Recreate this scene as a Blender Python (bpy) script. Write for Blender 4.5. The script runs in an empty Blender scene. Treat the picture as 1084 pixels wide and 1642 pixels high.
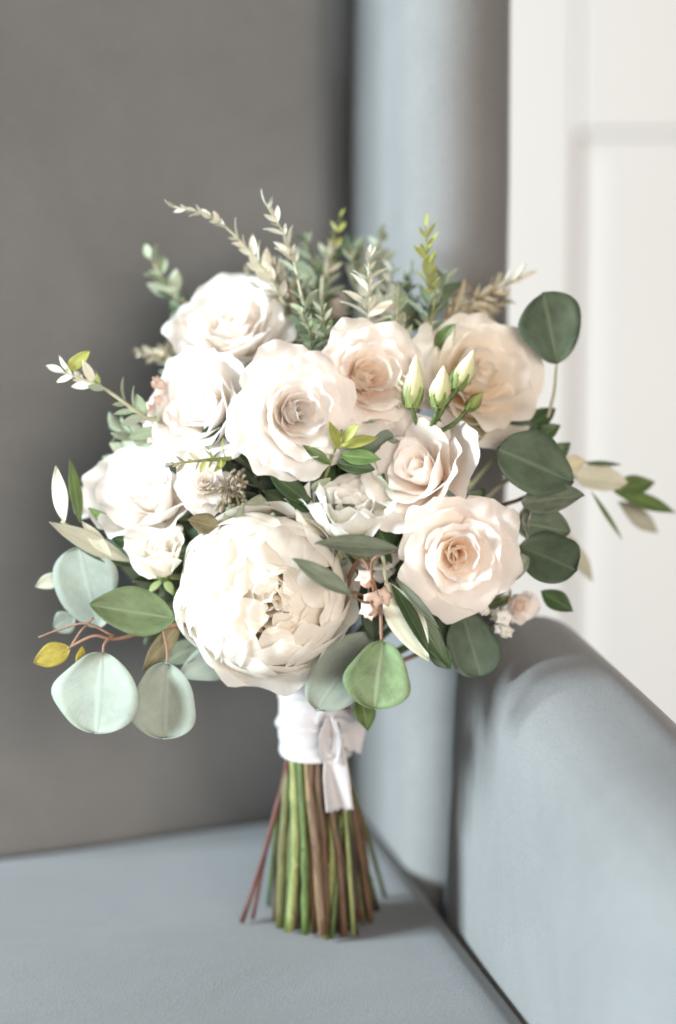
import bpy, math, random
import numpy as np
from mathutils import Vector, Matrix

# ------------------------------------------------------------------ camera, light, exposure
SC = bpy.context.scene
COL = SC.collection
F = 3143.0                      # focal length in photo pixels (photo 1084 x 1642)
PITCH = math.radians(7.0)
CAM = Vector((0.0125, -1.10, 0.377))
cam_d = bpy.data.cameras.new('camera')
cam = bpy.data.objects.new('camera', cam_d)
COL.objects.link(cam)
cam.location = CAM
cam.rotation_euler = (math.radians(90) - PITCH, 0, 0)
cam_d.sensor_fit = 'VERTICAL'
cam_d.sensor_height = 36.0
cam_d.sensor_width = 24.0
cam_d.lens = 36.0 * F / 1642.0
cam_d.clip_start = 0.05
cam_d.clip_end = 50
cam_d.dof.use_dof = True
cam_d.dof.focus_distance = 1.035
cam_d.dof.aperture_fstop = 2.3
SC.camera = cam

world = bpy.data.worlds.new('World')
SC.world = world
world.use_nodes = True
bg = world.node_tree.nodes['Background']
bg.inputs[0].default_value = (1.0, 0.82, 0.68, 1)
bg.inputs[1].default_value = 0.075


def area(name, loc, target, sx, sy, power, col):
    d = bpy.data.lights.new(name, 'AREA')
    d.shape = 'RECTANGLE'
    d.size, d.size_y = sx, sy
    d.energy = power
    d.color = col
    o = bpy.data.objects.new(name, d)
    COL.objects.link(o)
    o.location = loc
    o.rotation_euler = (Vector(target) - Vector(loc)).to_track_quat('-Z', 'Y').to_euler()
    return o


area('window_light', (-2.62, -0.85, 0.72), (0.0, 0.0, 0.18), 0.95, 0.55, 226, (0.85, 0.965, 1.0))
area('front_fill_light', (0.65, -3.1, 0.62), (-0.05, 0.2, 0.28), 1.5, 0.9, 112, (1.0, 0.875, 0.765))  # added warm fill from the camera side, brightens blooms and backrest

SC.view_settings.view_transform = 'Standard'
SC.view_settings.look = 'None'
SC.view_settings.exposure = 0.0
SC.view_settings.gamma = 1.0
SC.render.engine = 'CYCLES'
cy = SC.cycles
cy.max_bounces = 18
cy.diffuse_bounces = 14
cy.transmission_bounces = 14
cy.transparent_max_bounces = 6
cy.use_denoising = True
cy.filter_width = 1.9
cy.caustics_reflective = False
cy.caustics_refractive = False

R_ = math.radians


def at(px, py, y):
    """point of the photo pixel (px, py) on the vertical plane at depth y"""
    a = (px - 542.0) / F
    b = -(py - 821.0) / F
    d = Vector((a, math.cos(PITCH) + b * math.sin(PITCH), -math.sin(PITCH) + b * math.cos(PITCH)))
    return CAM + d * ((y - CAM.y) / d.y)


MPP = 1.0 / F                   # metres per photo pixel per metre of distance


def scale_at(y):
    return (y - CAM.y) * MPP


# ------------------------------------------------------------------ helpers
def mesh_obj(name, verts, faces, mat=None, parent=None, uvs=None, smooth=True):
    me = bpy.data.meshes.new(name)
    me.from_pydata([tuple(v) for v in verts], [], faces)
    if uvs is not None:
        l = me.uv_layers.new(name='UVMap')
        idx = np.empty(len(me.loops), dtype=np.int32)
        me.loops.foreach_get('vertex_index', idx)
        l.data.foreach_set('uv', np.asarray(uvs, dtype=np.float32)[idx].ravel())
    if smooth:
        me.polygons.foreach_set('use_smooth', [True] * len(me.polygons))
    if mat:
        me.materials.append(mat)
    me.update()
    o = bpy.data.objects.new(name, me)
    COL.objects.link(o)
    if parent:
        o.parent = parent
    return o


def grid_faces(nu, nv, off=0, wrap=False):
    fs = []
    for j in range(nv - 1):
        for i in range(nu if wrap else nu - 1):
            i2 = (i + 1) % nu
            fs.append((off + j * nu + i, off + j * nu + i2, off + (j + 1) * nu + i2, off + (j + 1) * nu + i))
    return fs


def spline(pts, n):
    """Catmull-Rom through pts, n samples"""
    P = [np.array(p, float) for p in pts]
    if len(P) == 2:
        return np.array([P[0] + (P[1] - P[0]) * t for t in np.linspace(0, 1, n)])
    P = [2 * P[0] - P[1]] + P + [2 * P[-1] - P[-2]]
    m = len(P) - 3
    out = []
    for t in np.linspace(0, m - 1e-6, n):
        k = int(t)
        f = t - k
        a, b, c, d = P[k:k + 4]
        out.append(0.5 * ((2 * b) + (c - a) * f + (2 * a - 5 * b + 4 * c - d) * f * f + (3 * b - a - 3 * c + d) * f ** 3))
    return np.array(out)


def tube_data(path, radii, seg=8, off=0, cap=True):
    path = np.asarray(path, float)
    n = len(path)
    radii = np.interp(np.linspace(0, 1, n), np.linspace(0, 1, len(radii)), radii) if np.ndim(radii) else np.full(n, radii)
    V, UV = [], []
    t0 = path[1] - path[0]
    ref = np.array([0, 1, 0.0]) if abs(t0[1]) < 0.8 * np.linalg.norm(t0) else np.array([1.0, 0, 0])
    for i in range(n):
        t = path[min(i + 1, n - 1)] - path[max(i - 1, 0)]
        t /= np.linalg.norm(t) + 1e-12
        a = np.cross(t, ref)
        a /= np.linalg.norm(a) + 1e-12
        b = np.cross(t, a)
        ref = np.cross(a, t)
        for k in range(seg):
            th = 2 * math.pi * k / seg
            V.append(path[i] + radii[i] * (a * math.cos(th) + b * math.sin(th)))
            UV.append((k / seg, i / (n - 1)))
    fs = grid_faces(seg, n, off, True)
    if cap:
        fs.append(tuple(off + k for k in range(seg))[::-1])
        fs.append(tuple(off + (n - 1) * seg + k for k in range(seg)))
    return V, fs, UV


def merge(parts):
    V, Fs, UV = [], [], []
    for v, f, u in parts:
        o = len(V)
        V += list(v)
        Fs += [tuple(i + o for i in q) for q in f]
        UV += list(u)
    return V, Fs, UV


def frame(zdir, roll=0.0):
    z = Vector(zdir).normalized()
    up = Vector((0, 0, 1)) if abs(z.z) < 0.95 else Vector((0, -1, 0))
    x = up.cross(z).normalized()
    y = z.cross(x)
    M = Matrix((x, y, z)).transposed()
    return (M @ Matrix.Rotation(roll, 3, 'Z')).to_4x4()


# ------------------------------------------------------------------ materials
def nt(name):
    m = bpy.data.materials.new(name)
    m.use_nodes = True
    t = m.node_tree
    t.nodes.clear()
    out = t.nodes.new('ShaderNodeOutputMaterial')
    return m, t, out


def N(t, typ, **kw):
    n = t.nodes.new(typ)
    for k, v in kw.items():
        if k.startswith('i_'):
            n.inputs[k[2:].replace('_', ' ')].default_value = v
        else:
            setattr(n, k, v)
    return n


def ramp(t, stops, src):
    r = t.nodes.new('ShaderNodeValToRGB')
    e = r.color_ramp.elements
    while len(e) < len(stops):
        e.new(0.5)
    for q, (p, c) in zip(e, stops):
        q.position = p
        q.color = (*c, 1)
    t.links.new(src, r.inputs[0])
    return r.outputs[0]


def petal_mat(name, base, mid, lip, trans=0.5, rough=0.55):
    """petal pigment runs from the claw (v = 0) to the lip (v = 1), with fine lengthwise veins"""
    m, t, out = nt(name)
    L = t.links.new
    uv = N(t, 'ShaderNodeUVMap')
    sep = N(t, 'ShaderNodeSeparateXYZ')
    L(uv.outputs[0], sep.inputs[0])
    info = N(t, 'ShaderNodeObjectInfo')
    mp = N(t, 'ShaderNodeMapping')
    mp.inputs['Scale'].default_value = (26, 2.2, 1)
    L(uv.outputs[0], mp.inputs[0])
    no = N(t, 'ShaderNodeTexNoise')
    no.noise_dimensions = '4D'
    no.inputs['Scale'].default_value = 1.0
    no.inputs['Detail'].default_value = 3
    L(mp.outputs[0], no.inputs['Vector'])
    mw = N(t, 'ShaderNodeMath', operation='MULTIPLY')
    mw.inputs[1].default_value = 40
    L(info.outputs['Random'], mw.inputs[0])
    L(mw.outputs[0], no.inputs['W'])
    # shift of v by veins and by petal
    ad = N(t, 'ShaderNodeMath', operation='MULTIPLY_ADD')
    ad.inputs[1].default_value = 0.22
    L(no.outputs['Fac'], ad.inputs[0])
    L(sep.outputs['Y'], ad.inputs[2])
    ad2 = N(t, 'ShaderNodeMath', operation='MULTIPLY_ADD')
    ad2.inputs[1].default_value = 0.16
    L(info.outputs['Random'], ad2.inputs[0])
    L(ad.outputs[0], ad2.inputs[2])
    sb = N(t, 'ShaderNodeMath', operation='SUBTRACT')
    sb.inputs[1].default_value = 0.19
    L(ad2.outputs[0], sb.inputs[0])
    c = ramp(t, [(0.0, base), (0.55, mid), (0.97, lip)], sb.outputs[0])
    bp = N(t, 'ShaderNodeBump')
    bp.inputs['Strength'].default_value = 0.16
    bp.inputs['Distance'].default_value = 0.0012
    L(no.outputs['Fac'], bp.inputs['Height'])
    p = N(t, 'ShaderNodeBsdfPrincipled')
    p.inputs['Roughness'].default_value = rough
    p.inputs['Specular IOR Level'].default_value = 0.22
    p.inputs['Sheen Weight'].default_value = 0.08
    L(c, p.inputs['Base Color'])
    L(bp.outputs[0], p.inputs['Normal'])
    tr = N(t, 'ShaderNodeBsdfTranslucent')
    L(c, tr.inputs[0])
    L(bp.outputs[0], tr.inputs[1])
    mx = N(t, 'ShaderNodeMixShader')
    mx.inputs[0].default_value = trans
    L(p.outputs[0], mx.inputs[1])
    L(tr.outputs[0], mx.inputs[2])
    L(mx.outputs[0], out.inputs[0])
    return m


def leaf_mat(name, col, rib, under, rough=0.5, trans=0.12, vary=0.36, veins=7.0, spec=0.3, blush=None):
    """leaf blade: paler midrib and side veins, mottling, a different underside"""
    m, t, out = nt(name)
    L = t.links.new
    uv = N(t, 'ShaderNodeUVMap')
    sep = N(t, 'ShaderNodeSeparateXYZ')
    L(uv.outputs[0], sep.inputs[0])
    info = N(t, 'ShaderNodeObjectInfo')
    # distance from midrib
    ab = N(t, 'ShaderNodeMath', operation='ABSOLUTE')
    sx = N(t, 'ShaderNodeMath', operation='SUBTRACT')
    sx.inputs[1].default_value = 0.5
    L(sep.outputs['X'], sx.inputs[0])
    L(sx.outputs[0], ab.inputs[0])
    ribf = ramp(t, [(0.0, (1, 1, 1)), (0.028, (0.55, 0.55, 0.55)), (0.05, (0, 0, 0))], ab.outputs[0])
    # side veins: sin((v - 0.8*|u|)*k)
    ma = N(t, 'ShaderNodeMath', operation='MULTIPLY_ADD')
    ma.inputs[1].default_value = -0.9
    L(ab.outputs[0], ma.inputs[0])
    L(sep.outputs['Y'], ma.inputs[2])
    mk = N(t, 'ShaderNodeMath', operation='MULTIPLY')
    mk.inputs[1].default_value = veins * 6.283
    L(ma.outputs[0], mk.inputs[0])
    sn = N(t, 'ShaderNodeMath', operation='SINE')
    L(mk.outputs[0], sn.inputs[0])
    vf = ramp(t, [(0.90, (0, 0, 0)), (1.0, (0.22, 0.22, 0.22))], sn.outputs[0])
    mxv = N(t, 'ShaderNodeMath', operation='MAXIMUM')
    L(ribf, mxv.inputs[0])
    L(vf, mxv.inputs[1])
    no = N(t, 'ShaderNodeTexNoise')
    no.noise_dimensions = '4D'
    no.inputs['Scale'].default_value = 3.2
    no.inputs['Detail'].default_value = 8
    no.inputs['Roughness'].default_value = 0.62
    L(uv.outputs[0], no.inputs['Vector'])
    mw = N(t, 'ShaderNodeMath', operation='MULTIPLY')
    mw.inputs[1].default_value = 30
    L(info.outputs['Random'], mw.inputs[0])
    L(mw.outputs[0], no.inputs['W'])
    lo = tuple(c * (1 - vary) for c in col)
    hi = tuple(min(1, c * (1 + vary)) for c in col)
    cn = ramp(t, [(0.3, lo), (0.7, hi)], no.outputs['Fac'])
    if blush:
        # a coloured zone about the blade's heart (pigment, as in the photo)
        pass
    mc = N(t, 'ShaderNodeMix', data_type='RGBA')
    L(mxv.outputs[0], mc.inputs[0])
    L(cn, mc.inputs[6])
    mc.inputs[7].default_value = (*rib, 1)
    geo = N(t, 'ShaderNodeNewGeometry')
    mu = N(t, 'ShaderNodeMix', data_type='RGBA')
    L(geo.outputs['Backfacing'], mu.inputs[0])
    L(mc.outputs[2], mu.inputs[6])
    mu.inputs[7].default_value = (*under, 1)
    hs = N(t, 'ShaderNodeHueSaturation')
    mr = N(t, 'ShaderNodeMapRange')
    mr.inputs[3].default_value = 0.8
    mr.inputs[4].default_value = 1.18
    L(info.outputs['Random'], mr.inputs[0])
    L(mr.outputs[0], hs.inputs['Value'])
    L(mu.outputs[2], hs.inputs['Color'])
    bp = N(t, 'ShaderNodeBump')
    bp.inputs['Strength'].default_value = 0.25
    bp.inputs['Distance'].default_value = 0.001
    L(mxv.outputs[0], bp.inputs['Height'])
    p = N(t, 'ShaderNodeBsdfPrincipled')
    p.inputs['Roughness'].default_value = rough
    p.inputs['Specular IOR Level'].default_value = spec
    L(hs.outputs[0], p.inputs['Base Color'])
    L(bp.outputs[0], p.inputs['Normal'])
    tr = N(t, 'ShaderNodeBsdfTranslucent')
    L(hs.outputs[0], tr.inputs[0])
    mx = N(t, 'ShaderNodeMixShader')
    mx.inputs[0].default_value = trans
    L(p.outputs[0], mx.inputs[1])
    L(tr.outputs[0], mx.inputs[2])
    L(mx.outputs[0], out.inputs[0])
    return m


def stem_mat(name, c1, c2, rough=0.5, sc=(3, 3, 90)):
    m, t, out = nt(name)
    L = t.links.new
    uv = N(t, 'ShaderNodeUVMap')
    info = N(t, 'ShaderNodeObjectInfo')
    mp = N(t, 'ShaderNodeMapping')
    mp.inputs['Scale'].default_value = (6, 11, 1)
    L(uv.outputs[0], mp.inputs[0])
    no = N(t, 'ShaderNodeTexNoise')
    no.noise_dimensions = '4D'
    no.inputs['Scale'].default_value = 1.0
    no.inputs['Detail'].default_value = 6
    no.inputs['Roughness'].default_value = 0.75
    L(mp.outputs[0], no.inputs['Vector'])
    mw = N(t, 'ShaderNodeMath', operation='MULTIPLY')
    mw.inputs[1].default_value = 50
    L(info.outputs['Random'], mw.inputs[0])
    L(mw.outputs[0], no.inputs['W'])
    c = ramp(t, [(0.32, c1), (0.68, c2)], no.outputs['Fac'])
    bp = N(t, 'ShaderNodeBump')
    bp.inputs['Strength'].default_value = 0.5
    bp.inputs['Distance'].default_value = 0.001
    L(no.outputs['Fac'], bp.inputs['Height'])
    p = N(t, 'ShaderNodeBsdfPrincipled')
    p.inputs['Roughness'].default_value = rough
    L(c, p.inputs['Base Color'])
    L(bp.outputs[0], p.inputs['Normal'])
    L(p.outputs[0], out.inputs[0])
    return m


def fabric_mat(name, col, scale=60):
    """short-pile velvet: soft mottling where the nap was brushed, fine weave relief, sheen"""
    m, t, out = nt(name)
    L = t.links.new
    tc = N(t, 'ShaderNodeTexCoord')
    n1 = N(t, 'ShaderNodeTexNoise')
    n1.inputs['Scale'].default_value = 9
    n1.inputs['Detail'].default_value = 5
    n1.inputs['Roughness'].default_value = 0.6
    n1.inputs['Distortion'].default_value = 0.6
    L(tc.outputs['Object'], n1.inputs['Vector'])
    n2 = N(t, 'ShaderNodeTexNoise')
    n2.inputs['Scale'].default_value = 900
    n2.inputs['Detail'].default_value = 2
    L(tc.outputs['Object'], n2.inputs['Vector'])
    a = tuple(c * 0.90 for c in col)
    b = tuple(c * 1.08 for c in col)
    c1 = ramp(t, [(0.3, a), (0.7, b)], n1.outputs['Fac'])
    c2 = ramp(t, [(0.2, (0.8, 0.8, 0.8)), (0.8, (1.15, 1.15, 1.15))], n2.outputs['Fac'])
    mc = N(t, 'ShaderNodeMix', data_type='RGBA', blend_type='MULTIPLY')
    mc.inputs[0].default_value = 1
    L(c1, mc.inputs[6])
    L(c2, mc.inputs[7])
    bp = N(t, 'ShaderNodeBump')
    bp.inputs['Strength'].default_value = 0.35
    bp.inputs['Distance'].default_value = 0.0008
    L(n2.outputs['Fac'], bp.inputs['Height'])
    bp2 = N(t, 'ShaderNodeBump')
    bp2.inputs['Strength'].default_value = 0.06
    bp2.inputs['Distance'].default_value = 0.012
    L(n1.outputs['Fac'], bp2.inputs['Height'])
    L(bp.outputs[0], bp2.inputs['Normal'])
    p = N(t, 'ShaderNodeBsdfPrincipled')
    p.inputs['Roughness'].default_value = 0.85
    p.inputs['Specular IOR Level'].default_value = 0.15
    p.inputs['Sheen Weight'].default_value = 0.25
    p.inputs['Sheen Roughness'].default_value = 0.45
    p.inputs['Sheen Tint'].default_value = (0.85, 0.92, 1, 1)
    L(mc.outputs[2], p.inputs['Base Color'])
    L(bp2.outputs[0], p.inputs['Normal'])
    L(p.outputs[0], out.inputs[0])
    return m


def plain_mat(name, col, rough=0.5, spec=0.4, vary=0.05, scale=6, bump=0.02, sheen=0, trans=0):
    m, t, out = nt(name)
    L = t.links.new
    tc = N(t, 'ShaderNodeTexCoord')
    n1 = N(t, 'ShaderNodeTexNoise')
    n1.inputs['Scale'].default_value = scale
    n1.inputs['Detail'].default_value = 6
    L(tc.outputs['Object'], n1.inputs['Vector'])
    c = ramp(t, [(0.3, tuple(x * (1 - vary) for x in col)), (0.7, tuple(min(1, x * (1 + vary)) for x in col))], n1.outputs['Fac'])
    bp = N(t, 'ShaderNodeBump')
    bp.inputs['Strength'].default_value = bump
    bp.inputs['Distance'].default_value = 0.002
    L(n1.outputs['Fac'], bp.inputs['Height'])
    p = N(t, 'ShaderNodeBsdfPrincipled')
    p.inputs['Roughness'].default_value = rough
    p.inputs['Specular IOR Level'].default_value = spec
    p.inputs['Sheen Weight'].default_value = sheen
    L(c, p.inputs['Base Color'])
    L(bp.outputs[0], p.inputs['Normal'])
    if trans:
        tr = N(t, 'ShaderNodeBsdfTranslucent')
        L(c, tr.inputs[0])
        mx = N(t, 'ShaderNodeMixShader')
        mx.inputs[0].default_value = trans
        L(p.outputs[0], mx.inputs[1])
        L(tr.outputs[0], mx.inputs[2])
        L(mx.outputs[0], out.inputs[0])
    else:
        L(p.outputs[0], out.inputs[0])
    return m


M = {}
M['cream'] = petal_mat('petal_cream', (0.95, 0.885, 0.78), (0.96, 0.93, 0.875), (0.965, 0.95, 0.92))
M['white'] = petal_mat('petal_white', (0.95, 0.89, 0.83), (0.96, 0.93, 0.90), (0.965, 0.945, 0.93))
M['white_heart'] = petal_mat('petal_white_heart', (0.95, 0.87, 0.82), (0.955, 0.92, 0.89), (0.96, 0.94, 0.925))
M['blush'] = petal_mat('petal_blush', (0.95, 0.835, 0.75), (0.955, 0.90, 0.855), (0.96, 0.925, 0.895))
M['blush_heart'] = petal_mat('petal_blush_heart', (0.945, 0.79, 0.62), (0.95, 0.87, 0.78), (0.955, 0.91, 0.86))
M['peach'] = petal_mat('petal_peach', (0.95, 0.84, 0.70), (0.955, 0.90, 0.81), (0.96, 0.925, 0.87))
M['green'] = stem_mat('fresh_green_stem', (0.022, 0.04, 0.010), (0.12, 0.19, 0.05), 0.5)
M['sepal'] = leaf_mat('sepal_green', (0.20, 0.27, 0.09), (0.32, 0.38, 0.16), (0.25, 0.31, 0.14))

M['garden_heart'] = petal_mat('petal_garden_heart', (0.95, 0.83, 0.67), (0.96, 0.915, 0.83), (0.965, 0.94, 0.90))
M['lisianthus'] = petal_mat('petal_lisianthus', (0.90, 0.90, 0.74), (0.955, 0.94, 0.89), (0.96, 0.955, 0.935))
M['bud'] = petal_mat('bud_cream_green', (0.46, 0.54, 0.24), (0.80, 0.80, 0.54), (0.93, 0.90, 0.74), trans=0.25)
M['bud_green'] = petal_mat('bud_green', (0.16, 0.24, 0.06), (0.28, 0.34, 0.11), (0.42, 0.44, 0.18), trans=0.15)
M['euc_dark'] = leaf_mat('eucalyptus_dark', (0.085, 0.125, 0.085), (0.14, 0.19, 0.13), (0.20, 0.25, 0.20), veins=6, rough=0.55)
M['euc_mid'] = leaf_mat('eucalyptus_green', (0.17, 0.25, 0.13), (0.27, 0.36, 0.22), (0.30, 0.37, 0.28), veins=6)
M['euc_mint'] = leaf_mat('eucalyptus_waxy_pale', (0.30, 0.35, 0.305), (0.33, 0.38, 0.335), (0.33, 0.38, 0.34), vary=0.18, veins=6, rough=0.6, trans=0.2)
M['euc_grey'] = leaf_mat('eucalyptus_grey', (0.20, 0.25, 0.19), (0.28, 0.33, 0.25), (0.28, 0.32, 0.27), veins=6)
M['yellow'] = leaf_mat('leaf_yellow', (0.50, 0.42, 0.08), (0.58, 0.48, 0.16), (0.5, 0.44, 0.15), trans=0.25)
M['olive_dark'] = leaf_mat('olive_leaf_dark', (0.045, 0.085, 0.035), (0.12, 0.17, 0.08), (0.36, 0.40, 0.30), veins=9, rough=0.4)
M['olive_mid'] = leaf_mat('olive_leaf_mid', (0.11, 0.18, 0.06), (0.24, 0.30, 0.14), (0.36, 0.40, 0.30), veins=9, rough=0.4)
M['olive_pale'] = leaf_mat('olive_leaf_underside', (0.56, 0.57, 0.46), (0.64, 0.64, 0.52), (0.5, 0.52, 0.42), vary=0.12, veins=9, trans=0.2)
M['olive_brown'] = leaf_mat('leaf_olive_brown', (0.24, 0.22, 0.13), (0.36, 0.32, 0.20), (0.4, 0.36, 0.26))
M['sage_cream'] = leaf_mat('sprig_cream', (0.70, 0.70, 0.60), (0.74, 0.73, 0.63), (0.66, 0.66, 0.56), vary=0.15)
M['sage'] = leaf_mat('sprig_sage', (0.30, 0.37, 0.25), (0.40, 0.46, 0.33), (0.36, 0.42, 0.32), vary=0.2)
M['rosemary'] = leaf_mat('sprig_blue_green', (0.125, 0.18, 0.11), (0.21, 0.28, 0.18), (0.24, 0.30, 0.22), vary=0.2)
M['lime'] = leaf_mat('sprig_yellow_green', (0.36, 0.40, 0.10), (0.46, 0.48, 0.2), (0.36, 0.4, 0.16), vary=0.2, trans=0.2)
M['straw'] = leaf_mat('sprig_straw', (0.50, 0.46, 0.33), (0.56, 0.52, 0.39), (0.48, 0.44, 0.32), vary=0.2)
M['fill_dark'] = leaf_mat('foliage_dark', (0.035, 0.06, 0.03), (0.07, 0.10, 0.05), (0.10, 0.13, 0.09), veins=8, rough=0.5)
M['pinkish'] = petal_mat('petal_pinkish', (0.62, 0.34, 0.26), (0.80, 0.60, 0.50), (0.86, 0.74, 0.66), trans=0.25)
M['stem_red'] = stem_mat('stem_reddish', (0.05, 0.014, 0.012), (0.14, 0.05, 0.036))
M['stem_pink'] = stem_mat('stem_pinkish_brown', (0.17, 0.085, 0.055), (0.34, 0.20, 0.13))
M['stem_brown'] = stem_mat('stem_brown', (0.03, 0.016, 0.009), (0.17, 0.09, 0.045))
M['stem_dark'] = stem_mat('stem_dark_brown', (0.018, 0.012, 0.008), (0.07, 0.045, 0.028))
M['stem_tan'] = stem_mat('stem_tan', (0.08, 0.05, 0.025), (0.34, 0.24, 0.12))
M['stem_olive'] = stem_mat('stem_olive', (0.04, 0.046, 0.015), (0.16, 0.17, 0.06))
M['stem_lime'] = stem_mat('stem_lime', (0.07, 0.10, 0.025), (0.34, 0.37, 0.14))
M['stem_sage'] = stem_mat('stem_sage', (0.34, 0.36, 0.24), (0.50, 0.50, 0.36))
M['cut'] = stem_mat('stem_cut_end', (0.40, 0.34, 0.20), (0.60, 0.55, 0.36))
M['scruff'] = stem_mat('seed_head_brown', (0.16, 0.12, 0.08), (0.42, 0.37, 0.28))
M['satin'] = plain_mat('ribbon_satin', (0.50, 0.485, 0.50), 0.32, 0.45, 0.03, 300, 0.05, 0.0, 0.08)
M['velvet'] = fabric_mat('velvet_blue_grey', (0.200, 0.207, 0.211))
M['paint'] = plain_mat('door_paint_white', (0.54, 0.522, 0.508), 0.6, 0.4, 0.015, 3, 0.05)
M['wall'] = plain_mat('wall_plaster', (0.72, 0.69, 0.66), 0.8, 0.2, 0.03, 4, 0.1)


# ------------------------------------------------------------------ petals and roses
def petal_grid(rng, phi, r0, z0, L, W, a0, a1, a2, lip=0.0, k=1.0, curl=0.1, ruf=0.03, tip=0.0, skew=0.0,
               nu=15, nv=15, crumple=0.02, rmin=0.12, rfreq=1.0, rnd=0.34, rpow=2.8, edge=1.0):
    u = np.linspace(-1, 1, nu)
    v = np.linspace(0, 1, nv)
    U, V = np.meshgrid(u, v)
    nf = 80
    vf = np.linspace(0, 1.15, nf)
    al = a0 * (1 - vf) * (1 - 2 * vf) + a1 * 4 * vf * (1 - vf) + a2 * vf * (2 * vf - 1)
    s_ = np.clip((vf - 0.72) / 0.28, 0, 1.3)
    al = np.radians(al - lip * s_ * s_)
    d = vf[1] - vf[0]
    Rf = r0 + L * np.concatenate([[0], np.cumsum(np.cos(al[:-1]) * d)])
    Zf = z0 + L * np.concatenate([[0], np.cumsum(np.sin(al[:-1]) * d)])
    ph = rng.uniform(0, 6.28, 8)
    edge_n = 0.035 * np.sin(3.1 * U + ph[0]) + 0.024 * np.sin(7.3 * U + ph[1]) + 0.012 * np.sin(13 * U + ph[2]) + 0.004 * np.sin(25 * U + ph[7])
    Lu = 1 - rnd * np.abs(U) ** rpow + tip * np.exp(-(U / 0.2) ** 2) + edge * edge_n
    vv = V * Lu
    Rr = np.interp(vv, vf, Rf)
    Zz = np.interp(vv, vf, Zf)
    w = W * (0.24 + 0.76 * np.sin(np.clip(vv / 0.72, 0, 1) * math.pi / 2) ** 1.2)
    tt = U * w
    Rw = np.maximum(Rr * k, rmin)
    th = np.clip(tt / Rw, -2.7, 2.7)
    X = Rr - Rw * (1 - np.cos(th)) + skew * U * V
    Y = Rw * np.sin(th)
    Z = Zz
    P = np.stack([X, Y, Z], -1)
    du = np.gradient(P, axis=1)
    dv = np.gradient(P, axis=0)
    n = np.cross(dv, du)
    n /= np.linalg.norm(n, axis=-1, keepdims=True) + 1e-9   # points away from the axis
    # make it point outward/down
    rad = P * np.array([1, 1, 0.0])
    sgn = np.sign((n * (P - np.array([0, 0, 1.2]))).sum(-1, keepdims=True).mean())
    n = n * (sgn if sgn != 0 else 1)
    disp = curl * W * (np.abs(U) ** 3) * V ** 1.5
    disp = disp + ruf * V ** 2.5 * (np.sin(rfreq * 4.2 * U + ph[3]) * 0.6 + np.sin(rfreq * 8.5 * U + ph[4] + 2 * V) * 0.5)
    disp = disp + crumple * (np.sin(3.0 * U + 2.6 * V * 2 + ph[5]) + 0.6 * np.sin(6.0 * U - 4.2 * V + ph[6])) * np.sin(V * math.pi * 0.75)
    # soft lengthwise fold
    disp = disp - 0.035 * W * np.exp(-(U / 0.25) ** 2) * V
    P = P + n * disp[..., None]
    c, s = math.cos(phi), math.sin(phi)
    Q = np.stack([P[..., 0] * c - P[..., 1] * s, P[..., 0] * s + P[..., 1] * c, P[..., 2]], -1)
    uv = np.stack([U * 0.5 + 0.5, V], -1)
    return Q.reshape(-1, 3), grid_faces(nu, nv), uv.reshape(-1, 2)


def lerp(a, b, t):
    return a + (b - a) * t


def sm(t):
    t = max(0.0, min(1.0, t))
    return t * t * (3 - 2 * t)


BIND = Vector((0.0, 0.004, 0.135))     # where the stems are gathered under the ribbon


def rose_root(name, parent, pos, facing, R, roll, stem=True, calyx=True, zbase=-0.12):
    """receptacle, calyx and stem: the mesh that carries the petals"""
    Mx = Matrix.Translation(pos) @ frame(facing, roll) @ Matrix.Scale(R, 4)
    inv = Mx.inverted()
    parts = []
    # hip: small lathe
    prof = [(0.02, -0.30), (0.075, -0.28), (0.12, -0.20), (0.13, -0.12), (0.09, -0.06), (0.02, -0.03)]
    V, UV = [], []
    for j, (r, z) in enumerate(prof):
        for i in range(10):
            a = 2 * math.pi * i / 10
            V.append((r * math.cos(a), r * math.sin(a), z + zbase + 0.10))
            UV.append((i / 10, j / 5))
    parts.append((V, grid_faces(10, len(prof), 0, True), UV))
    if stem:
        b = inv @ BIND
        s0 = Vector((0, 0, zbase - 0.18))
        s1 = Vector((0, 0, zbase - 0.55)) * 1.0
        path = spline([s0, s1.lerp(b, 0.15), s1.lerp(b, 0.6), b], 14)
        parts.append(tube_data(path, [0.0022 / R, 0.0024 / R], 6))
    V, Fs, UV = merge(parts)
    o = mesh_obj(name, V, Fs, M['green'], parent, UV)
    o.matrix_local = Mx
    if calyx:
        for i in range(5):
            a = i * 2 * math.pi / 5 + 0.3
            n = 6
            VV, UU = [], []
            for j in range(n):
                t = j / (n - 1)
                wd = 0.09 * math.sin(math.pi * min(1, 0.18 + t * 0.82)) + 0.004
                r = 0.11 + 0.34 * t
                z = zbase - 0.08 - 0.10 * t * t - 0.02
                for q in (-1, 0, 1):
                    VV.append((r * math.cos(a) - q * wd * math.sin(a), r * math.sin(a) + q * wd * math.cos(a), z - 0.02 * abs(q)))
                    UU.append((q * 0.5 + 0.5, t))
            mesh_obj('sepal', VV, grid_faces(3, n), M['sepal'], o, UU)
    return o


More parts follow.
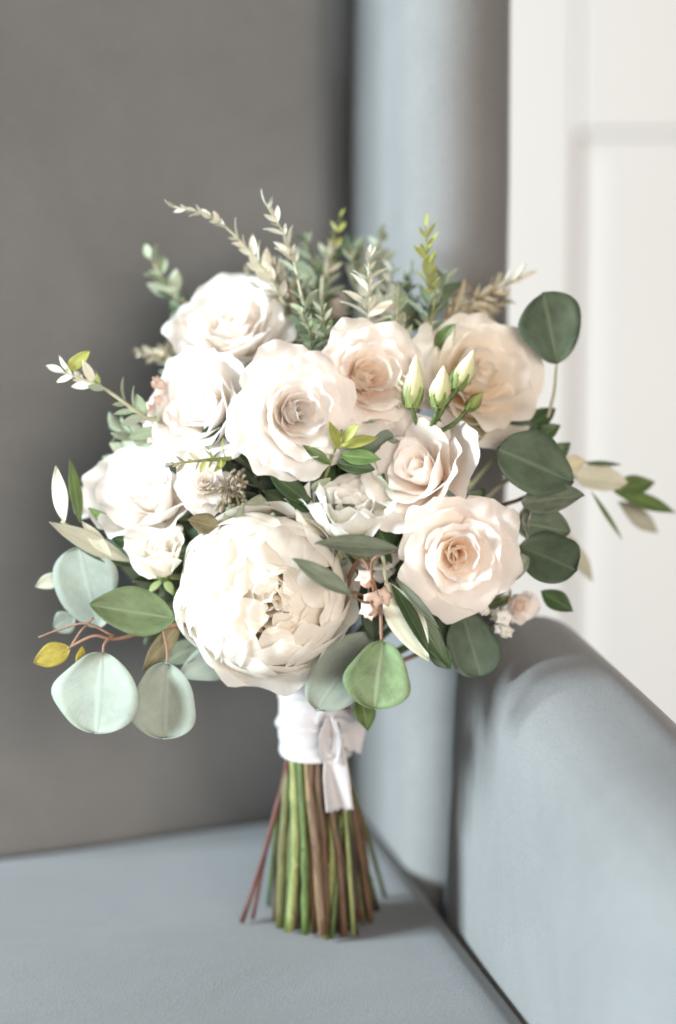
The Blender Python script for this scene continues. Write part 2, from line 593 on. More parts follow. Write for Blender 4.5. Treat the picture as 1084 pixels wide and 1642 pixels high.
def spiral_rose(parent, pos, facing, R, seed, mat, heart, n=34, opening=1.0, roll=0.0, lipk=1.0, ruf=0.042, tip=0.05, name='rose', calyx=True, drop=0):
    rng = np.random.default_rng(seed)
    root = rose_root(name, parent, pos, facing, R, roll, calyx=calyx)
    for i in range(n - drop):
        t = i / (n - 1)
        o = (t ** 0.85) * opening
        phi = i * 2.39996 + rng.uniform(-0.25, 0.25)
        a0 = lerp(80, 14, o) + rng.uniform(-5, 5)
        a1 = lerp(93, 40, o) + rng.uniform(-6, 6)
        a2 = lerp(104, 34, o) + rng.uniform(-8, 8)
        L = lerp(0.56, 1.02, t ** 0.8) * rng.uniform(0.94, 1.06)
        W = lerp(0.26, 0.64, t ** 0.8) * rng.uniform(0.92, 1.08)
        lip = lerp(0, 75, sm((t - 0.12) * 1.15)) * lipk * rng.uniform(0.6, 1.2)
        g = petal_grid(rng, phi, lerp(0.015, 0.15, t), lerp(0.02, -0.10, t), L, W, a0, a1, a2, lip, k=lerp(1.0, 1.25, t),
                       curl=lerp(0.0, 0.20, t), ruf=ruf * lerp(0.25, 1, t), tip=tip * lerp(0, 1, t), skew=0.05 * (1 - 0.5 * t),
                       crumple=lerp(0.006, 0.022, t), nu=19, nv=15, rfreq=1.25)
        mesh_obj('petal', g[0], g[1], heart if t < 0.34 else mat, root, g[2])
    return root


def garden_rose(parent, pos, facing, R, seed, mat, heart, roll=0.0, name='garden_rose'):
    """full cupped rose: broad outer petals hugging a dome of many folded ones"""
    rng = np.random.default_rng(seed)
    root = rose_root(name, parent, pos, facing, R, roll, zbase=-0.25)
    cz = 0.30
    # n, half width, radius of the ball the ring hugs, how far round it the petals reach (degrees from the base)
    rings = [(6, 0.78, 0.97, 84), (6, 0.74, 0.945, 95), (6, 0.68, 0.92, 105), (6, 0.62, 0.89, 115), (6, 0.56, 0.86, 124), (6, 0.50, 0.83, 133), (5, 0.44, 0.79, 142), (5, 0.38, 0.74, 150), (5, 0.32, 0.68, 158), (4, 0.26, 0.62, 165)]
    for ri, (n, W, rho, th) in enumerate(rings):
        off = ri * 0.55 + rng.uniform(-0.2, 0.2)
        inner = ri / (len(rings) - 1)
        for i in range(n):
            j = lambda s: rng.uniform(-s, s)
            phi = off + i * 2 * math.pi / n + j(0.22)
            t_ = th + j(7)
            rh = rho * (1 + j(0.015))
            L = rh * math.radians(t_ - 12)
            g = petal_grid(rng, phi, rh * math.sin(R_(12)), cz - rh * math.cos(R_(12)), L, W * (1.08 + j(0.10)), 12, (12 + t_) / 2 + j(1.5), t_ + j(3), (-14 if ri > 1 else 26) + j(8),
                           k=1.04, curl=0.05, ruf=0.026 if ri > 1 else 0.045, tip=j(0.06) if ri > 1 else rng.uniform(0.0, 0.14), skew=0.05, crumple=lerp(0.013, 0.016, inner), nu=21, nv=19, rfreq=0.9, rnd=0.36, rpow=3.0, edge=0.3)
            mesh_obj('petal', g[0], g[1], heart if ri >= 7 else mat, root, g[2])
    for i in range(26):           # loose folded petals in the heart
        j = lambda s: rng.uniform(-s, s)
        g = petal_grid(rng, i * 2.4 + j(0.3), 0.015 + 0.016 * i, cz - 0.35, 1.06 - 0.004 * i + j(0.04), 0.17 + 0.010 * i, 88 + j(3), 87 + j(4), 100 + 0.6 * i + j(8), 10 + j(10),
                       k=1.2, curl=0.1, ruf=0.03, crumple=0.014, nu=15, nv=15, rmin=0.09, rnd=0.40, rpow=2.4, edge=0.5)
        mesh_obj('petal', g[0], g[1], heart, root, g[2])
    return root


#@@BUILD

# ------------------------------------------------------------------ armchair
def thing(name, label, cat, loc=(0, 0, 0)):
    o = bpy.data.objects.new(name, None)
    COL.objects.link(o)
    o.location = loc
    o.empty_display_size = 0.05
    o['label'] = label
    o['category'] = cat
    return o


def rounded_box(name, half, rad, mat, parent, matrix, n=(24, 24, 24), bulge=(0, 0, 0), seed=0, lump=0.0015):
    """upholstered block: rounded edges, slightly crowned faces, faint unevenness of the padding"""
    hx, hy, hz = half
    V, Fs, idx = [], [], {}
    nx, ny, nz = n

    def add(i, j, k):
        key = (i, j, k)
        if key not in idx:
            idx[key] = len(V)
            # spacing denser towards the edges
            f = lambda a, m: math.sin((a / m - 0.5) * math.pi)
            V.append((f(i, nx), f(j, ny), f(k, nz)))
        return idx[key]
    for i in range(nx):
        for j in range(ny):
            Fs.append((add(i, j, 0), add(i, j + 1, 0), add(i + 1, j + 1, 0), add(i + 1, j, 0)))
            Fs.append((add(i, j, nz), add(i + 1, j, nz), add(i + 1, j + 1, nz), add(i, j + 1, nz)))
    for i in range(nx):
        for k in range(nz):
            Fs.append((add(i, 0, k), add(i + 1, 0, k), add(i + 1, 0, k + 1), add(i, 0, k + 1)))
            Fs.append((add(i, ny, k), add(i, ny, k + 1), add(i + 1, ny, k + 1), add(i + 1, ny, k)))
    for j in range(ny):
        for k in range(nz):
            Fs.append((add(0, j, k), add(0, j, k + 1), add(0, j + 1, k + 1), add(0, j + 1, k)))
            Fs.append((add(nx, j, k), add(nx, j + 1, k), add(nx, j + 1, k + 1), add(nx, j, k + 1)))
    A = np.array(V)
    P = A * np.array(half)
    inner = np.array(half) - rad
    C = np.clip(P, -inner, inner)
    D = P - C
    ln = np.linalg.norm(D, axis=1, keepdims=True)
    P = np.where(ln > 1e-9, C + D / np.maximum(ln, 1e-9) * np.minimum(rad, ln * 10), P)
    bx, by, bz = bulge
    cr = lambda a, b: (1 - a ** 2) * (1 - b ** 2)
    P[:, 0] += np.sign(A[:, 0]) * (np.abs(A[:, 0]) ** 6) * bx * cr(A[:, 1], A[:, 2])
    P[:, 1] += np.sign(A[:, 1]) * (np.abs(A[:, 1]) ** 6) * by * cr(A[:, 0], A[:, 2])
    P[:, 2] += np.sign(A[:, 2]) * (np.abs(A[:, 2]) ** 6) * bz * cr(A[:, 0], A[:, 1])
    rng = np.random.default_rng(seed)
    for q in range(6):
        kx = rng.normal(0, 14, 3)
        P += lump * 0.4 * np.sin(P @ kx + rng.uniform(0, 6.28))[:, None] * rng.normal(0, 1, 3)
    o = mesh_obj(name, P, Fs, mat, parent)
    o.matrix_local = matrix
    return o


chair = thing('armchair', 'blue grey velvet armchair corner on which the bouquet stands', 'armchair', (0, 0, 0))
# back: its face runs through two points of the seam where it meets the seat
bd = Vector((0.883, 0.469, 0)).normalized()
bn = Vector((0.469, -0.883, 0)).normalized()
bp0 = Vector((-0.054, 0.229, 0))
BT = 0.14
s_end, s_len = 0.080, 0.38
cbk = bp0 + bd * (s_end - s_len / 2) - bn * (BT / 2) + Vector((0, 0, 0.36))
mb = Matrix((bd, -bn, Vector((0, 0, 1)))).transposed().to_4x4()
mb.translation = cbk
rounded_box('backrest', (s_len / 2, BT / 2, 0.46), 0.030, M['velvet'], chair, mb, (30, 12, 30), (0.0, 0.006, 0.0), 1)
# side: one straight line on the seat from the corner towards the camera
ad_ = Vector((0.2, -1.0, 0)).normalized()
an = Vector((-1.0, -0.2, 0)).normalized()
a0 = Vector((0.036, 0.27, 0))


def side_block(name, s0, s1, z0, z1, thick, inset, rad, n, bulge, seed, slope=0.0):
    c = a0 + ad_ * ((s0 + s1) / 2) - an * (thick / 2 + inset) + Vector((0, 0, (z0 + z1) / 2))
    m = Matrix((ad_, -an, Vector((0, 0, 1)))).transposed()
    if m.determinant() < 0:
        m = Matrix((-ad_, -an, Vector((0, 0, 1)))).transposed()
    if slope:
        m = Matrix.Rotation(slope, 3, an) @ m
    m = m.to_4x4()
    m.translation = c
    return rounded_box(name, ((s1 - s0) / 2, thick / 2, (z1 - z0) / 2), rad, M['velvet'], chair, m, n, bulge, seed)


side_block('wing', -0.045, 0.176, -0.10, 0.86, 0.062, -0.010, 0.029, (20, 14, 30), (0, 0.004, 0), 3)
side_block('armrest', 0.190, 0.75, -0.20, 0.143, 0.084, -0.001, 0.034, (30, 20, 20), (0, 0.008, 0), 4, slope=-0.135)
# upholstered frame closing the corner behind the gap between back and wing
fm = Matrix.Translation((-0.01, 0.44, 0.36))
rounded_box('back_frame', (0.09, 0.03, 0.46), 0.012, M['velvet'], chair, fm, (10, 6, 10), (0, 0, 0), 9)
# seat cushion
BR = a0 + an * 0.003 - ad_ * 0.004
FR = a0 + ad_ * 0.78 + an * 0.003
BL = bp0 - bd * 0.60 + bn * 0.002
FL = Vector((-0.62, -0.52, 0))
BR.y -= 0.004
nS = 40


def bil(s, t):
    return (BL * (1 - s) + BR * s) * (1 - t) + (FL * (1 - s) + FR * s) * t


V, Fs = [], []
rr = 0.022
ss = np.sin((np.linspace(0, 1, nS) - 0.5) * math.pi) * 0.5 + 0.5
for j in range(nS):
    for i in range(nS):
        p = bil(ss[i], ss[j])
        d = min(ss[i] * 0.8, (1 - ss[i]) * 0.8, ss[j] * 0.7, (1 - ss[j]) * 0.7)
        z = 0.0
        if d < rr:
            z = -(rr - math.sqrt(max(0, rr * rr - (rr - d) ** 2)))
        z += -0.0012 * math.exp(-((p.x + 0.0) ** 2 + p.y ** 2) / 0.004) + 0.0012 * math.sin(p.x * 23 + 1) * math.sin(p.y * 19)
        V.append((p.x, p.y, z))
Fs = grid_faces(nS, nS)
ring = [j for j in range(nS)] + [r * nS + nS - 1 for r in range(1, nS)] + [(nS - 1) * nS + j for j in range(nS - 2, -1, -1)] + [r * nS for r in range(nS - 2, 0, -1)]
b0 = len(V)
for q in ring:
    V.append((V[q][0], V[q][1], -0.14))
for q in range(len(ring)):
    q2 = (q + 1) % len(ring)
    Fs.append((ring[q], b0 + q, b0 + q2, ring[q2]))
mesh_obj('seat_cushion', V, Fs, M['velvet'], chair)

# ------------------------------------------------------------------ door and wall behind
DY = 1.0
door = thing('panelled_door', 'white painted panelled door standing behind the armchair', 'door', (0.55, DY, -0.42))


def box_mesh(name, lo, hi, mat, parent, bevel=0.003):
    import bmesh
    bm = bmesh.new()
    bmesh.ops.create_cube(bm, size=1)
    for v in bm.verts:
        v.co = Vector([lo[k] + (v.co[k] + 0.5) * (hi[k] - lo[k]) for k in range(3)])
    if bevel:
        bmesh.ops.bevel(bm, geom=bm.edges[:], offset=bevel, segments=2, profile=0.5, affect='EDGES')
    me = bpy.data.meshes.new(name)
    bm.to_mesh(me)
    bm.free()
    me.materials.append(mat)
    o = bpy.data.objects.new(name, me)
    COL.objects.link(o)
    o.parent = parent
    if parent:
        o.matrix_parent_inverse = Matrix.Translation(-parent.location)
    return o


pc = at(925, 214, DY)            # corner of the lower panel's moulding
xl, xr = pc.x - 0.125, pc.x + 0.50
zt = pc.z
zb = -0.42
box_mesh('stile', (xl, DY, zb), (pc.x, DY + 0.04, 1.6), M['paint'], door)
box_mesh('stile', (pc.x + 0.40, DY, zb), (pc.x + 0.525, DY + 0.04, 1.6), M['paint'], door)
box_mesh('rail', (pc.x + 0.001, DY + 0.0005, zt), (pc.x + 0.399, DY + 0.04, zt + 0.20), M['paint'], door)
box_mesh('rail', (pc.x + 0.001, DY + 0.0005, zb), (pc.x + 0.399, DY + 0.04, zb + 0.2), M['paint'], door)
box_mesh('rail', (pc.x + 0.001, DY + 0.0005, 1.47), (pc.x + 0.399, DY + 0.04, 1.6), M['paint'], door)
for (z0, z1) in ((zb + 0.2, zt), (zt + 0.20, 1.47)):
    x0, x1 = pc.x, pc.x + 0.40
    box_mesh('panel', (x0 + 0.001, DY + 0.006, z0 + 0.001), (x1 - 0.001, DY + 0.036, z1 - 0.001), M['paint'], door)
    # raised field with a sloped margin
    a, b = 0.012, 0.034
    yy, y2 = DY + 0.0055, DY + 0.003
    V = [(x0 + a, yy, z0 + a), (x1 - a, yy, z0 + a), (x1 - a, yy, z1 - a), (x0 + a, yy, z1 - a),
         (x0 + b, y2, z0 + b), (x1 - b, y2, z0 + b), (x1 - b, y2, z1 - b), (x0 + b, y2, z1 - b)]
    o = mesh_obj('raised_field', V, [(0, 1, 5, 4), (1, 2, 6, 5), (2, 3, 7, 6), (3, 0, 4, 7), (4, 5, 6, 7)], M['paint'], door, smooth=False)
    o.matrix_parent_inverse = Matrix.Translation(-door.location)

wl = mesh_obj('wall', [(-2.2, DY + 0.05, -0.42), (2.4, DY + 0.05, -0.42), (2.4, DY + 0.05, 2.2), (-2.2, DY + 0.05, 2.2)], [(0, 1, 2, 3)], M['wall'], None, smooth=False)
wl['kind'] = 'structure'

# ------------------------------------------------------------------ the bouquet
bq = thing('bouquet', 'bridal bouquet of white and blush roses with eucalyptus, tied with white ribbon', 'bouquet', (0, 0, 0))


def face(rx, up, toward):
    return Vector((rx, -toward, up)).normalized()


def lab(o, text):
    o['label'] = text
    return o


def S(y):
    return scale_at(y)


# big cupped garden rose, front
lab(garden_rose(bq, at(422, 948, -0.045), face(0.16, 0.0, 1), 147 * S(-0.075), 3, M['cream'], M['garden_heart'], roll=0.4),
    'large cream garden rose with a folded heart, lowest at the front')
lab(spiral_rose(bq, at(464, 664, -0.045), face(0.30, 0.12, 1), 116 * S(-0.06), 5, M['white'], M['white_heart'], n=36, roll=2.0, tip=0.08),
    'open white rose with a pale pink spiral heart')
lab(spiral_rose(bq, at(352, 668, -0.015), face(-0.50, 0.30, 0.8), 118 * S(-0.03), 15, M['white'], M['white'], n=28, opening=0.85),
    'white rose half hidden by the open white rose')
lab(spiral_rose(bq, at(578, 614, -0.025), face(0.28, 0.30, 0.95), 106 * S(-0.04), 21, M['blush'], M['blush_heart'], n=30, opening=0.92, ruf=0.05),
    'pale blush rose tucked against the open white rose')
lab(spiral_rose(bq, at(382, 562, 0.03), face(-0.15, 0.72, 0.65), 120 * S(0.03), 8, M['white'], M['blush'], n=28, opening=0.85, ruf=0.04),
    'white rose at the upper back facing upwards')
lab(spiral_rose(bq, at(262, 818, -0.02), face(-0.30, 0.55, 0.75), 124 * S(-0.03), 9, M['white'], M['white'], n=18, opening=0.85, lipk=0.7, ruf=0.075),
    'white rose with broad smooth petals above the small cream rose')
lab(spiral_rose(bq, at(260, 914, -0.045), face(-0.12, 0.80, 0.55), 80 * S(-0.05), 10, M['cream'], M['cream'], n=18, opening=0.45, lipk=0.5, ruf=0.06),
    'small half-open cream rose beside the large garden rose')
lab(spiral_rose(bq, at(694, 770, -0.04), face(-0.50, 0.45, 0.75), 122 * S(-0.045), 11, M['blush'], M['blush'], n=18, opening=0.92, lipk=0.7),
    'blush rose with a wide lower petal above the open blush rose')
lab(spiral_rose(bq, at(730, 884, -0.05), face(0.02, 0.02, 1), 114 * S(-0.065), 33, M['blush'], M['blush_heart'], n=22, opening=1.0, roll=0.6, tip=0.10, ruf=0.05),
    'open blush rose with a yellowish heart')
lab(spiral_rose(bq, at(746, 622, 0.010), face(0.34, 0.40, 0.78), 124 * S(0.02), 13, M['peach'], M['peach'], n=24, opening=1.0),
    'peach rose behind the lisianthus buds')
lab(spiral_rose(bq, at(537, 505, 0.06), face(0.0, 0.75, 0.5), 42 * S(0.06), 14, M['blush'], M['blush'], n=16, opening=0.6), 'small cream rose at the upper back')
lab(spiral_rose(bq, at(620, 520, 0.05), face(0.15, 0.75, 0.5), 55 * S(0.05), 16, M['cream'], M['blush'], n=18, opening=0.7), 'cream rose between the upright sprigs')
lab(spiral_rose(bq, at(556, 856, -0.045), face(0.08, 0.86, 0.42), 108 * S(-0.045), 17, M['lisianthus'], M['lisianthus'], n=15, opening=0.72, ruf=0.12, lipk=0.5, tip=0.0, name='lisianthus'),
    'ruffled white lisianthus bloom behind the garden rose')
lab(spiral_rose(bq, at(165, 808, 0.02), face(-0.6, 0.45, 0.6), 48 * S(0.02), 18, M['blush'], M['blush_heart'], n=18, opening=0.8), 'small blush rose at the outer edge')
lab(spiral_rose(bq, at(838, 838, -0.015), face(0.7, 0.1, 0.6), 52 * S(-0.02), 19, M['blush'], M['blush_heart'], n=16, opening=0.8), 'blush rose behind the dark eucalyptus leaves')
lab(spiral_rose(bq, at(822, 965, -0.02), face(0.5, -0.25, 0.75), 42 * S(-0.03), 20, M['blush'], M['pinkish'], n=14, opening=0.7), 'small blush rose below the dark eucalyptus leaves')
lab(spiral_rose(bq, at(324, 778, -0.045), face(0.2, 0.35, 0.9), 56 * S(-0.04), 22, M['white'], M['white'], n=16, opening=1.0, ruf=0.05, name='white_bloom', drop=0), 'white bloom beside the brown seed head')
lab(spiral_rose(bq, at(455, 770, -0.015), face(0.0, 0.3, 0.9), 55 * S(-0.02), 23, M['blush'], M['blush'], n=16, opening=0.8), 'blush rose deep between the white roses')
lab(spiral_rose(bq, at(598, 885, -0.03), face(0.2, 0.2, 0.9), 52 * S(-0.04), 24, M['lisianthus'], M['blush'], n=16, opening=0.8, ruf=0.07), 'cream rose wedged beside the garden rose')


# ------------------------------------------------------------------ leaves
def leaf_grid(kind, w, rng, bend=0.15, fold=0.12, nu=7, nv=11, wave=0.0):
    """unit leaf along +Y, half width w, normal +Z"""
    v = 0.5 - 0.5 * np.cos(np.linspace(0, 1, nv) * math.pi)
    u = np.linspace(-1, 1, nu)
    U, V = np.meshgrid(u, v)
    if kind == 'round':
        prof = np.sqrt(np.clip(1 - (2 * v - 1) ** 2, 0, 1)) ** 0.95 * (0.72 + 0.34 * np.sin(np.clip(v * 1.25, 0, 1) * math.pi * 0.5))
        prof *= 1 + 0.06 * np.sin(v * 7 + rng.uniform(0, 6))
    elif kind == 'oval':
        prof = np.sin(math.pi * v ** 0.85) ** 0.75
    elif kind == 'needle':
        prof = np.sin(math.pi * np.clip(v * 0.93 + 0.05, 0, 1)) ** 0.5
    else:
        prof = np.sin(math.pi * v ** 0.92) ** 0.95
    X = U * w * prof[:, None]
    ph = rng.uniform(0, 6.28, 3)
    if wave:
        X = X * (1 + wave * np.sin(9 * V + ph[0]) * np.sign(U) * np.abs(U))
    Z = -bend * (V - 0.0) ** 2 + fold * w * np.abs(U) ** 1.5 + 0.05 * w * np.sin(5 * V + ph[1]) * U + wave * 0.6 * w * np.sin(8 * V + ph[2]) * np.abs(U) ** 2 * np.sign(U)
    P = np.stack([X, V - bend * 0.3 * V ** 3, Z], -1).reshape(-1, 3)
    uv = np.stack([U * 0.5 + 0.5, V], -1).reshape(-1, 2)
    return P, grid_faces(nu, nv), uv


def add_solid(o, th):
    m = o.modifiers.new('thickness', 'SOLIDIFY')
    m.thickness = th
    m.offset = 0
    return o


LR = np.random.default_rng(77)


def big_leaf(parent, base, tip, width, mat, kind='round', tilt=(0.0, 0.0), bend=0.12, fold=0.15, wave=0.04, label=None, flip=False):
    """base and tip: (px, py, y); width in photo pixels; tilt turns the blade's face sideways / up"""
    A, B = at(*base), at(*tip)
    Y = B - A
    ln = Y.length
    Y.normalize()
    n = Vector((tilt[0], -1, tilt[1] + 0.1)).normalized()
    X = Y.cross(n).normalized()
    Z = X.cross(Y).normalized()
    w = width * S((base[2] + tip[2]) / 2) / 2 / ln
    g = leaf_grid(kind, w, LR, bend, fold, 9, 25, wave)
    o = mesh_obj('leaf', g[0], g[1], M[mat], parent, g[2])
    m = (Matrix((X * ln, Y * ln, Z * ln)).transposed()).to_4x4()
    m.translation = A
    o.matrix_local = m
    add_solid(o, 0.00025 / ln)
    if label:
        o['label'] = label
    return o


def stem_path(name, pts, radii, mat, parent, n=16, seg=6):
    path = spline([at(*p) if len(p) == 3 and not isinstance(p, Vector) else p for p in pts], n)
    v, f, u = tube_data(path, radii, seg)
    return mesh_obj(name, v, f, M[mat], parent, u), path


def twig(pts, r=0.9, mat='stem_brown', name='eucalyptus_branch', label=None):
    """a stem that starts at the binding point and runs through the given (px, py, y)"""
    P = [BIND] + [at(*p) for p in pts]
    path = spline(P, 8 * len(P))
    v, f, u = tube_data(path, [0.0016, r * 0.001], 6)
    o = mesh_obj(name, v, f, M[mat], bq, u)
    if label:
        o['label'] = label
    return o


# lower outer branch with the two big pale leaves
e1 = twig([(330, 1010, -0.045), (240, 1013, -0.062), (185, 1025, -0.07), (150, 1020, -0.072), (108, 1040, -0.07)], 0.8, 'stem_pink', label='reddish eucalyptus branch with two big pale drooping leaves')
stem_path('petiole', [(182, 1018, -0.069), (168, 1032, -0.074), (165, 1050, -0.076)], [0.0009, 0.0007], 'stem_pink', e1)
stem_path('petiole', [(262, 1012, -0.060), (268, 1040, -0.070), (268, 1066, -0.074)], [0.0009, 0.0007], 'stem_pink', e1)
stem_path('petiole', [(182, 1020, -0.07), (140, 1000, -0.07), (100, 1008, -0.068), (62, 1022, -0.066)], [0.0008, 0.0005], 'stem_pink', e1)
stem_path('petiole', [(112, 1040, -0.07), (130, 1012, -0.068), (150, 990, -0.066)], [0.0008, 0.0006], 'stem_pink', e1)
big_leaf(e1, (165, 1046, -0.076), (152, 1178, -0.083), 146, 'euc_mint', tilt=(-0.25, 0.25), wave=0.05, bend=0.06, label='large pale mint eucalyptus leaf')
big_leaf(e1, (268, 1062, -0.074), (262, 1188, -0.080), 110, 'euc_mint', tilt=(-0.1, 0.2), bend=0.10, fold=0.35)
big_leaf(e1, (278, 992, -0.06), (142, 966, -0.078), 80, 'euc_mid', 'oval', tilt=(-0.15, 0.35), bend=0.10)
big_leaf(e1, (112, 1040, -0.07), (52, 1062, -0.075), 40, 'yellow', 'oval', tilt=(-0.2, 0.2))
big_leaf(e1, (128, 1078, -0.074), (133, 1034, -0.07), 18, 'yellow', 'lance', tilt=(0.4, 0))
big_leaf(e1, (290, 995, -0.05), (231, 1078, -0.07), 34, 'olive_brown', 'lance', tilt=(0.5, 0.1))
e1b = twig([(280, 960, -0.02), (200, 960, -0.03), (150, 985, -0.035)], 0.8, 'stem_pink', label='eucalyptus branch with a bluish leaf')
big_leaf(e1b, (160, 1004, -0.035), (122, 876, -0.04), 112, 'euc_mint', tilt=(-0.35, 0.1), bend=0.08)
big_leaf(e1b, (104, 922, -0.03), (54, 942, -0.03), 26, 'olive_pale', 'lance')
big_leaf(e1b, (120, 990, -0.03), (84, 1008, -0.03), 40, 'euc_mint', 'oval')
big_leaf(e1b, (400, 1040, -0.03), (284, 1082, -0.045), 66, 'euc_mint', 'oval', tilt=(0, 0.4))
big_leaf(e1b, (330, 1030, -0.03), (255, 1062, -0.04), 40, 'euc_grey', 'lance', tilt=(0, 0.4))

# outer branch on the other side: dark round leaves
e2 = twig([(760, 850, -0.01), (835, 800, -0.02), (900, 780, -0.02)], 0.9, 'stem_brown', label='eucalyptus branch with dark round leaves')
big_leaf(e2, (916, 772, -0.035), (800, 716, -0.05), 100, 'euc_dark', tilt=(0.25, 0.2), bend=0.08)
big_leaf(e2, (838, 806, -0.03), (936, 790, -0.05), 58, 'euc_grey', 'oval', tilt=(0.2, 0.5), bend=0.10)
big_leaf(e2, (830, 836, -0.025), (918, 852, -0.03), 70, 'euc_dark', 'oval', tilt=(0.4, 0.1))
big_leaf(e2, (836, 876, -0.03), (926, 912, -0.05), 92, 'euc_dark', tilt=(0.35, 0.15), bend=0.08)
big_leaf(e2, (848, 895, -0.05), (784, 926, -0.055), 46, 'euc_grey', 'oval', tilt=(0.2, 0.3))
big_leaf(e2, (868, 948, -0.02), (920, 980, -0.03), 34, 'olive_dark', 'lance', tilt=(0.3, 0))
big_leaf(e2, (742, 985, -0.04), (774, 1086, -0.055), 88, 'euc_dark', tilt=(0.1, 0.1), bend=0.10)
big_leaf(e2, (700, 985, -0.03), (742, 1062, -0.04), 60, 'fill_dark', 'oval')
big_leaf(e2, (690, 1030, -0.05), (724, 1074, -0.055), 36, 'olive_dark', 'lance')
e2b = twig([(770, 760, 0.01), (860, 700, 0.01), (886, 640, 0.005), (893, 576, 0.0)], 0.7, 'stem_sage', label='slender branch ending in a single round leaf')
big_leaf(e2b, (894, 580, 0.0), (872, 468, -0.01), 102, 'euc_dark', tilt=(0.15, 0.0), bend=0.04, wave=0.03, label='single round grey green eucalyptus leaf held high')
big_leaf(e2b, (838, 692, 0.0), (894, 650, 0.01), 34, 'olive_dark', 'lance', tilt=(0, 0.4))
big_leaf(e2b, (850, 706, 0.0), (900, 680, 0.0), 30, 'olive_dark', 'lance', tilt=(0.2, 0.5))
big_leaf(e2b, (872, 745, 0.0), (916, 708, 0.0), 30, 'olive_dark', 'lance', tilt=(0.2, 0.3))
big_leaf(e2b, (712, 702, -0.015), (786, 682, -0.02), 52, 'olive_brown', 'oval', tilt=(0, 0.3))
big_leaf(e2b, (800, 720, -0.005), (868, 680, -0.005), 60, 'fill_dark', 'oval', tilt=(0, 0.3))

# front eucalyptus
e3 = twig([(570, 905, -0.06), (606, 960, -0.085), (612, 1028, -0.092)], 0.8, 'stem_pink', label='eucalyptus branch hanging over the ribbon')
big_leaf(e3, (613, 1028, -0.092), (600, 1138, -0.098), 106, 'euc_mid', tilt=(0.0, 0.1), bend=0.05, fold=0.25, label='round green eucalyptus leaf over the ribbon')
big_leaf(e3, (590, 1020, -0.05), (505, 1138, -0.075), 100, 'euc_mint', tilt=(-0.1, 0.4), bend=0.08)
big_leaf(e3, (636, 882, -0.105), (506, 866, -0.125), 38, 'euc_grey', 'lance', tilt=(0, 0.5), bend=0.10, fold=0.3)
big_leaf(e3, (562, 954, -0.115), (468, 894, -0.125), 34, 'euc_grey', 'lance', tilt=(0.2, 0.4), bend=0.05, fold=0.3)
stem_path('petiole', [(600, 950, -0.083), (596, 920, -0.09), (600, 895, -0.1), (634, 883, -0.105)], [0.0009, 0.0006], 'stem_pink', e3)
stem_path('petiole', [(604, 965, -0.086), (585, 966, -0.10), (560, 953, -0.115)], [0.0009, 0.0006], 'stem_pink', e3)
big_leaf(e3, (578, 1112, -0.04), (592, 1172, -0.05), 40, 'olive_mid', 'lance', tilt=(0.4, 0))

# olive branch, outer left edge
o1 = twig([(270, 915, -0.02), (215, 900, -0.035), (150, 866, -0.045), (98, 836, -0.05)], 0.7, 'stem_sage', 'olive_branch', 'olive branch with pale leaf undersides')
big_leaf(o1, (104, 838, -0.05), (88, 746, -0.05), 28, 'olive_pale', 'lance', tilt=(-0.3, 0), bend=0.06)
big_leaf(o1, (128, 838, -0.04), (116, 732, -0.035), 22, 'olive_mid', 'lance', tilt=(0.6, 0))
big_leaf(o1, (208, 900, -0.04), (78, 838, -0.055), 34, 'olive_pale', 'lance', tilt=(0, -0.2), bend=0.05)
big_leaf(o1, (218, 910, -0.038), (108, 862, -0.045), 26, 'olive_dark', 'lance', tilt=(0, 0.5))
big_leaf(o1, (190, 850, -0.03), (140, 812, -0.03), 18, 'olive_mid', 'lance', tilt=(0, 0.3))
big_leaf(o1, (226, 874, -0.03), (178, 862, -0.03), 30, 'olive_dark', 'oval', tilt=(0, 0.3))
big_leaf(o1, (178, 892, -0.045), (130, 836, -0.05), 22, 'olive_pale', 'lance', tilt=(-0.2, 0.2))

# olive branch, outer right edge
o2 = twig([(790, 790, 0.015), (880, 765, 0.02), (950, 770, 0.025), (995, 785, 0.03)], 0.6, 'stem_sage', 'olive_branch', 'olive branch reaching far out past the door')
big_leaf(o2, (980, 786, 0.03), (1054, 770, 0.035), 36, 'olive_mid', 'lance', tilt=(0.1, 0.5))
big_leaf(o2, (985, 790, 0.03), (1092, 818, 0.035), 30, 'olive_mid', 'lance', tilt=(0.1, 0.6))
big_leaf(o2, (922, 762, 0.02), (1010, 772, 0.015), 46, 'olive_pale', 'oval', tilt=(0.1, 0.3))
big_leaf(o2, (990, 805, 0.05), (1064, 856, 0.06), 32, 'olive_pale', 'lance', tilt=(0.3, 0.2))
big_leaf(o2, (935, 742, 0.02), (1000, 745, 0.02), 9, 'olive_dark', 'lance')
big_leaf(o2, (948, 788, 0.02), (1004, 872, 0.03), 8, 'olive_mid', 'lance')
big_leaf(o2, (902, 850, 0.04), (958, 938, 0.05), 26, 'olive_pale', 'lance', tilt=(0.3, 0))
big_leaf(o2, (895, 750, 0.01), (942, 738, 0.01), 30, 'straw', 'oval')

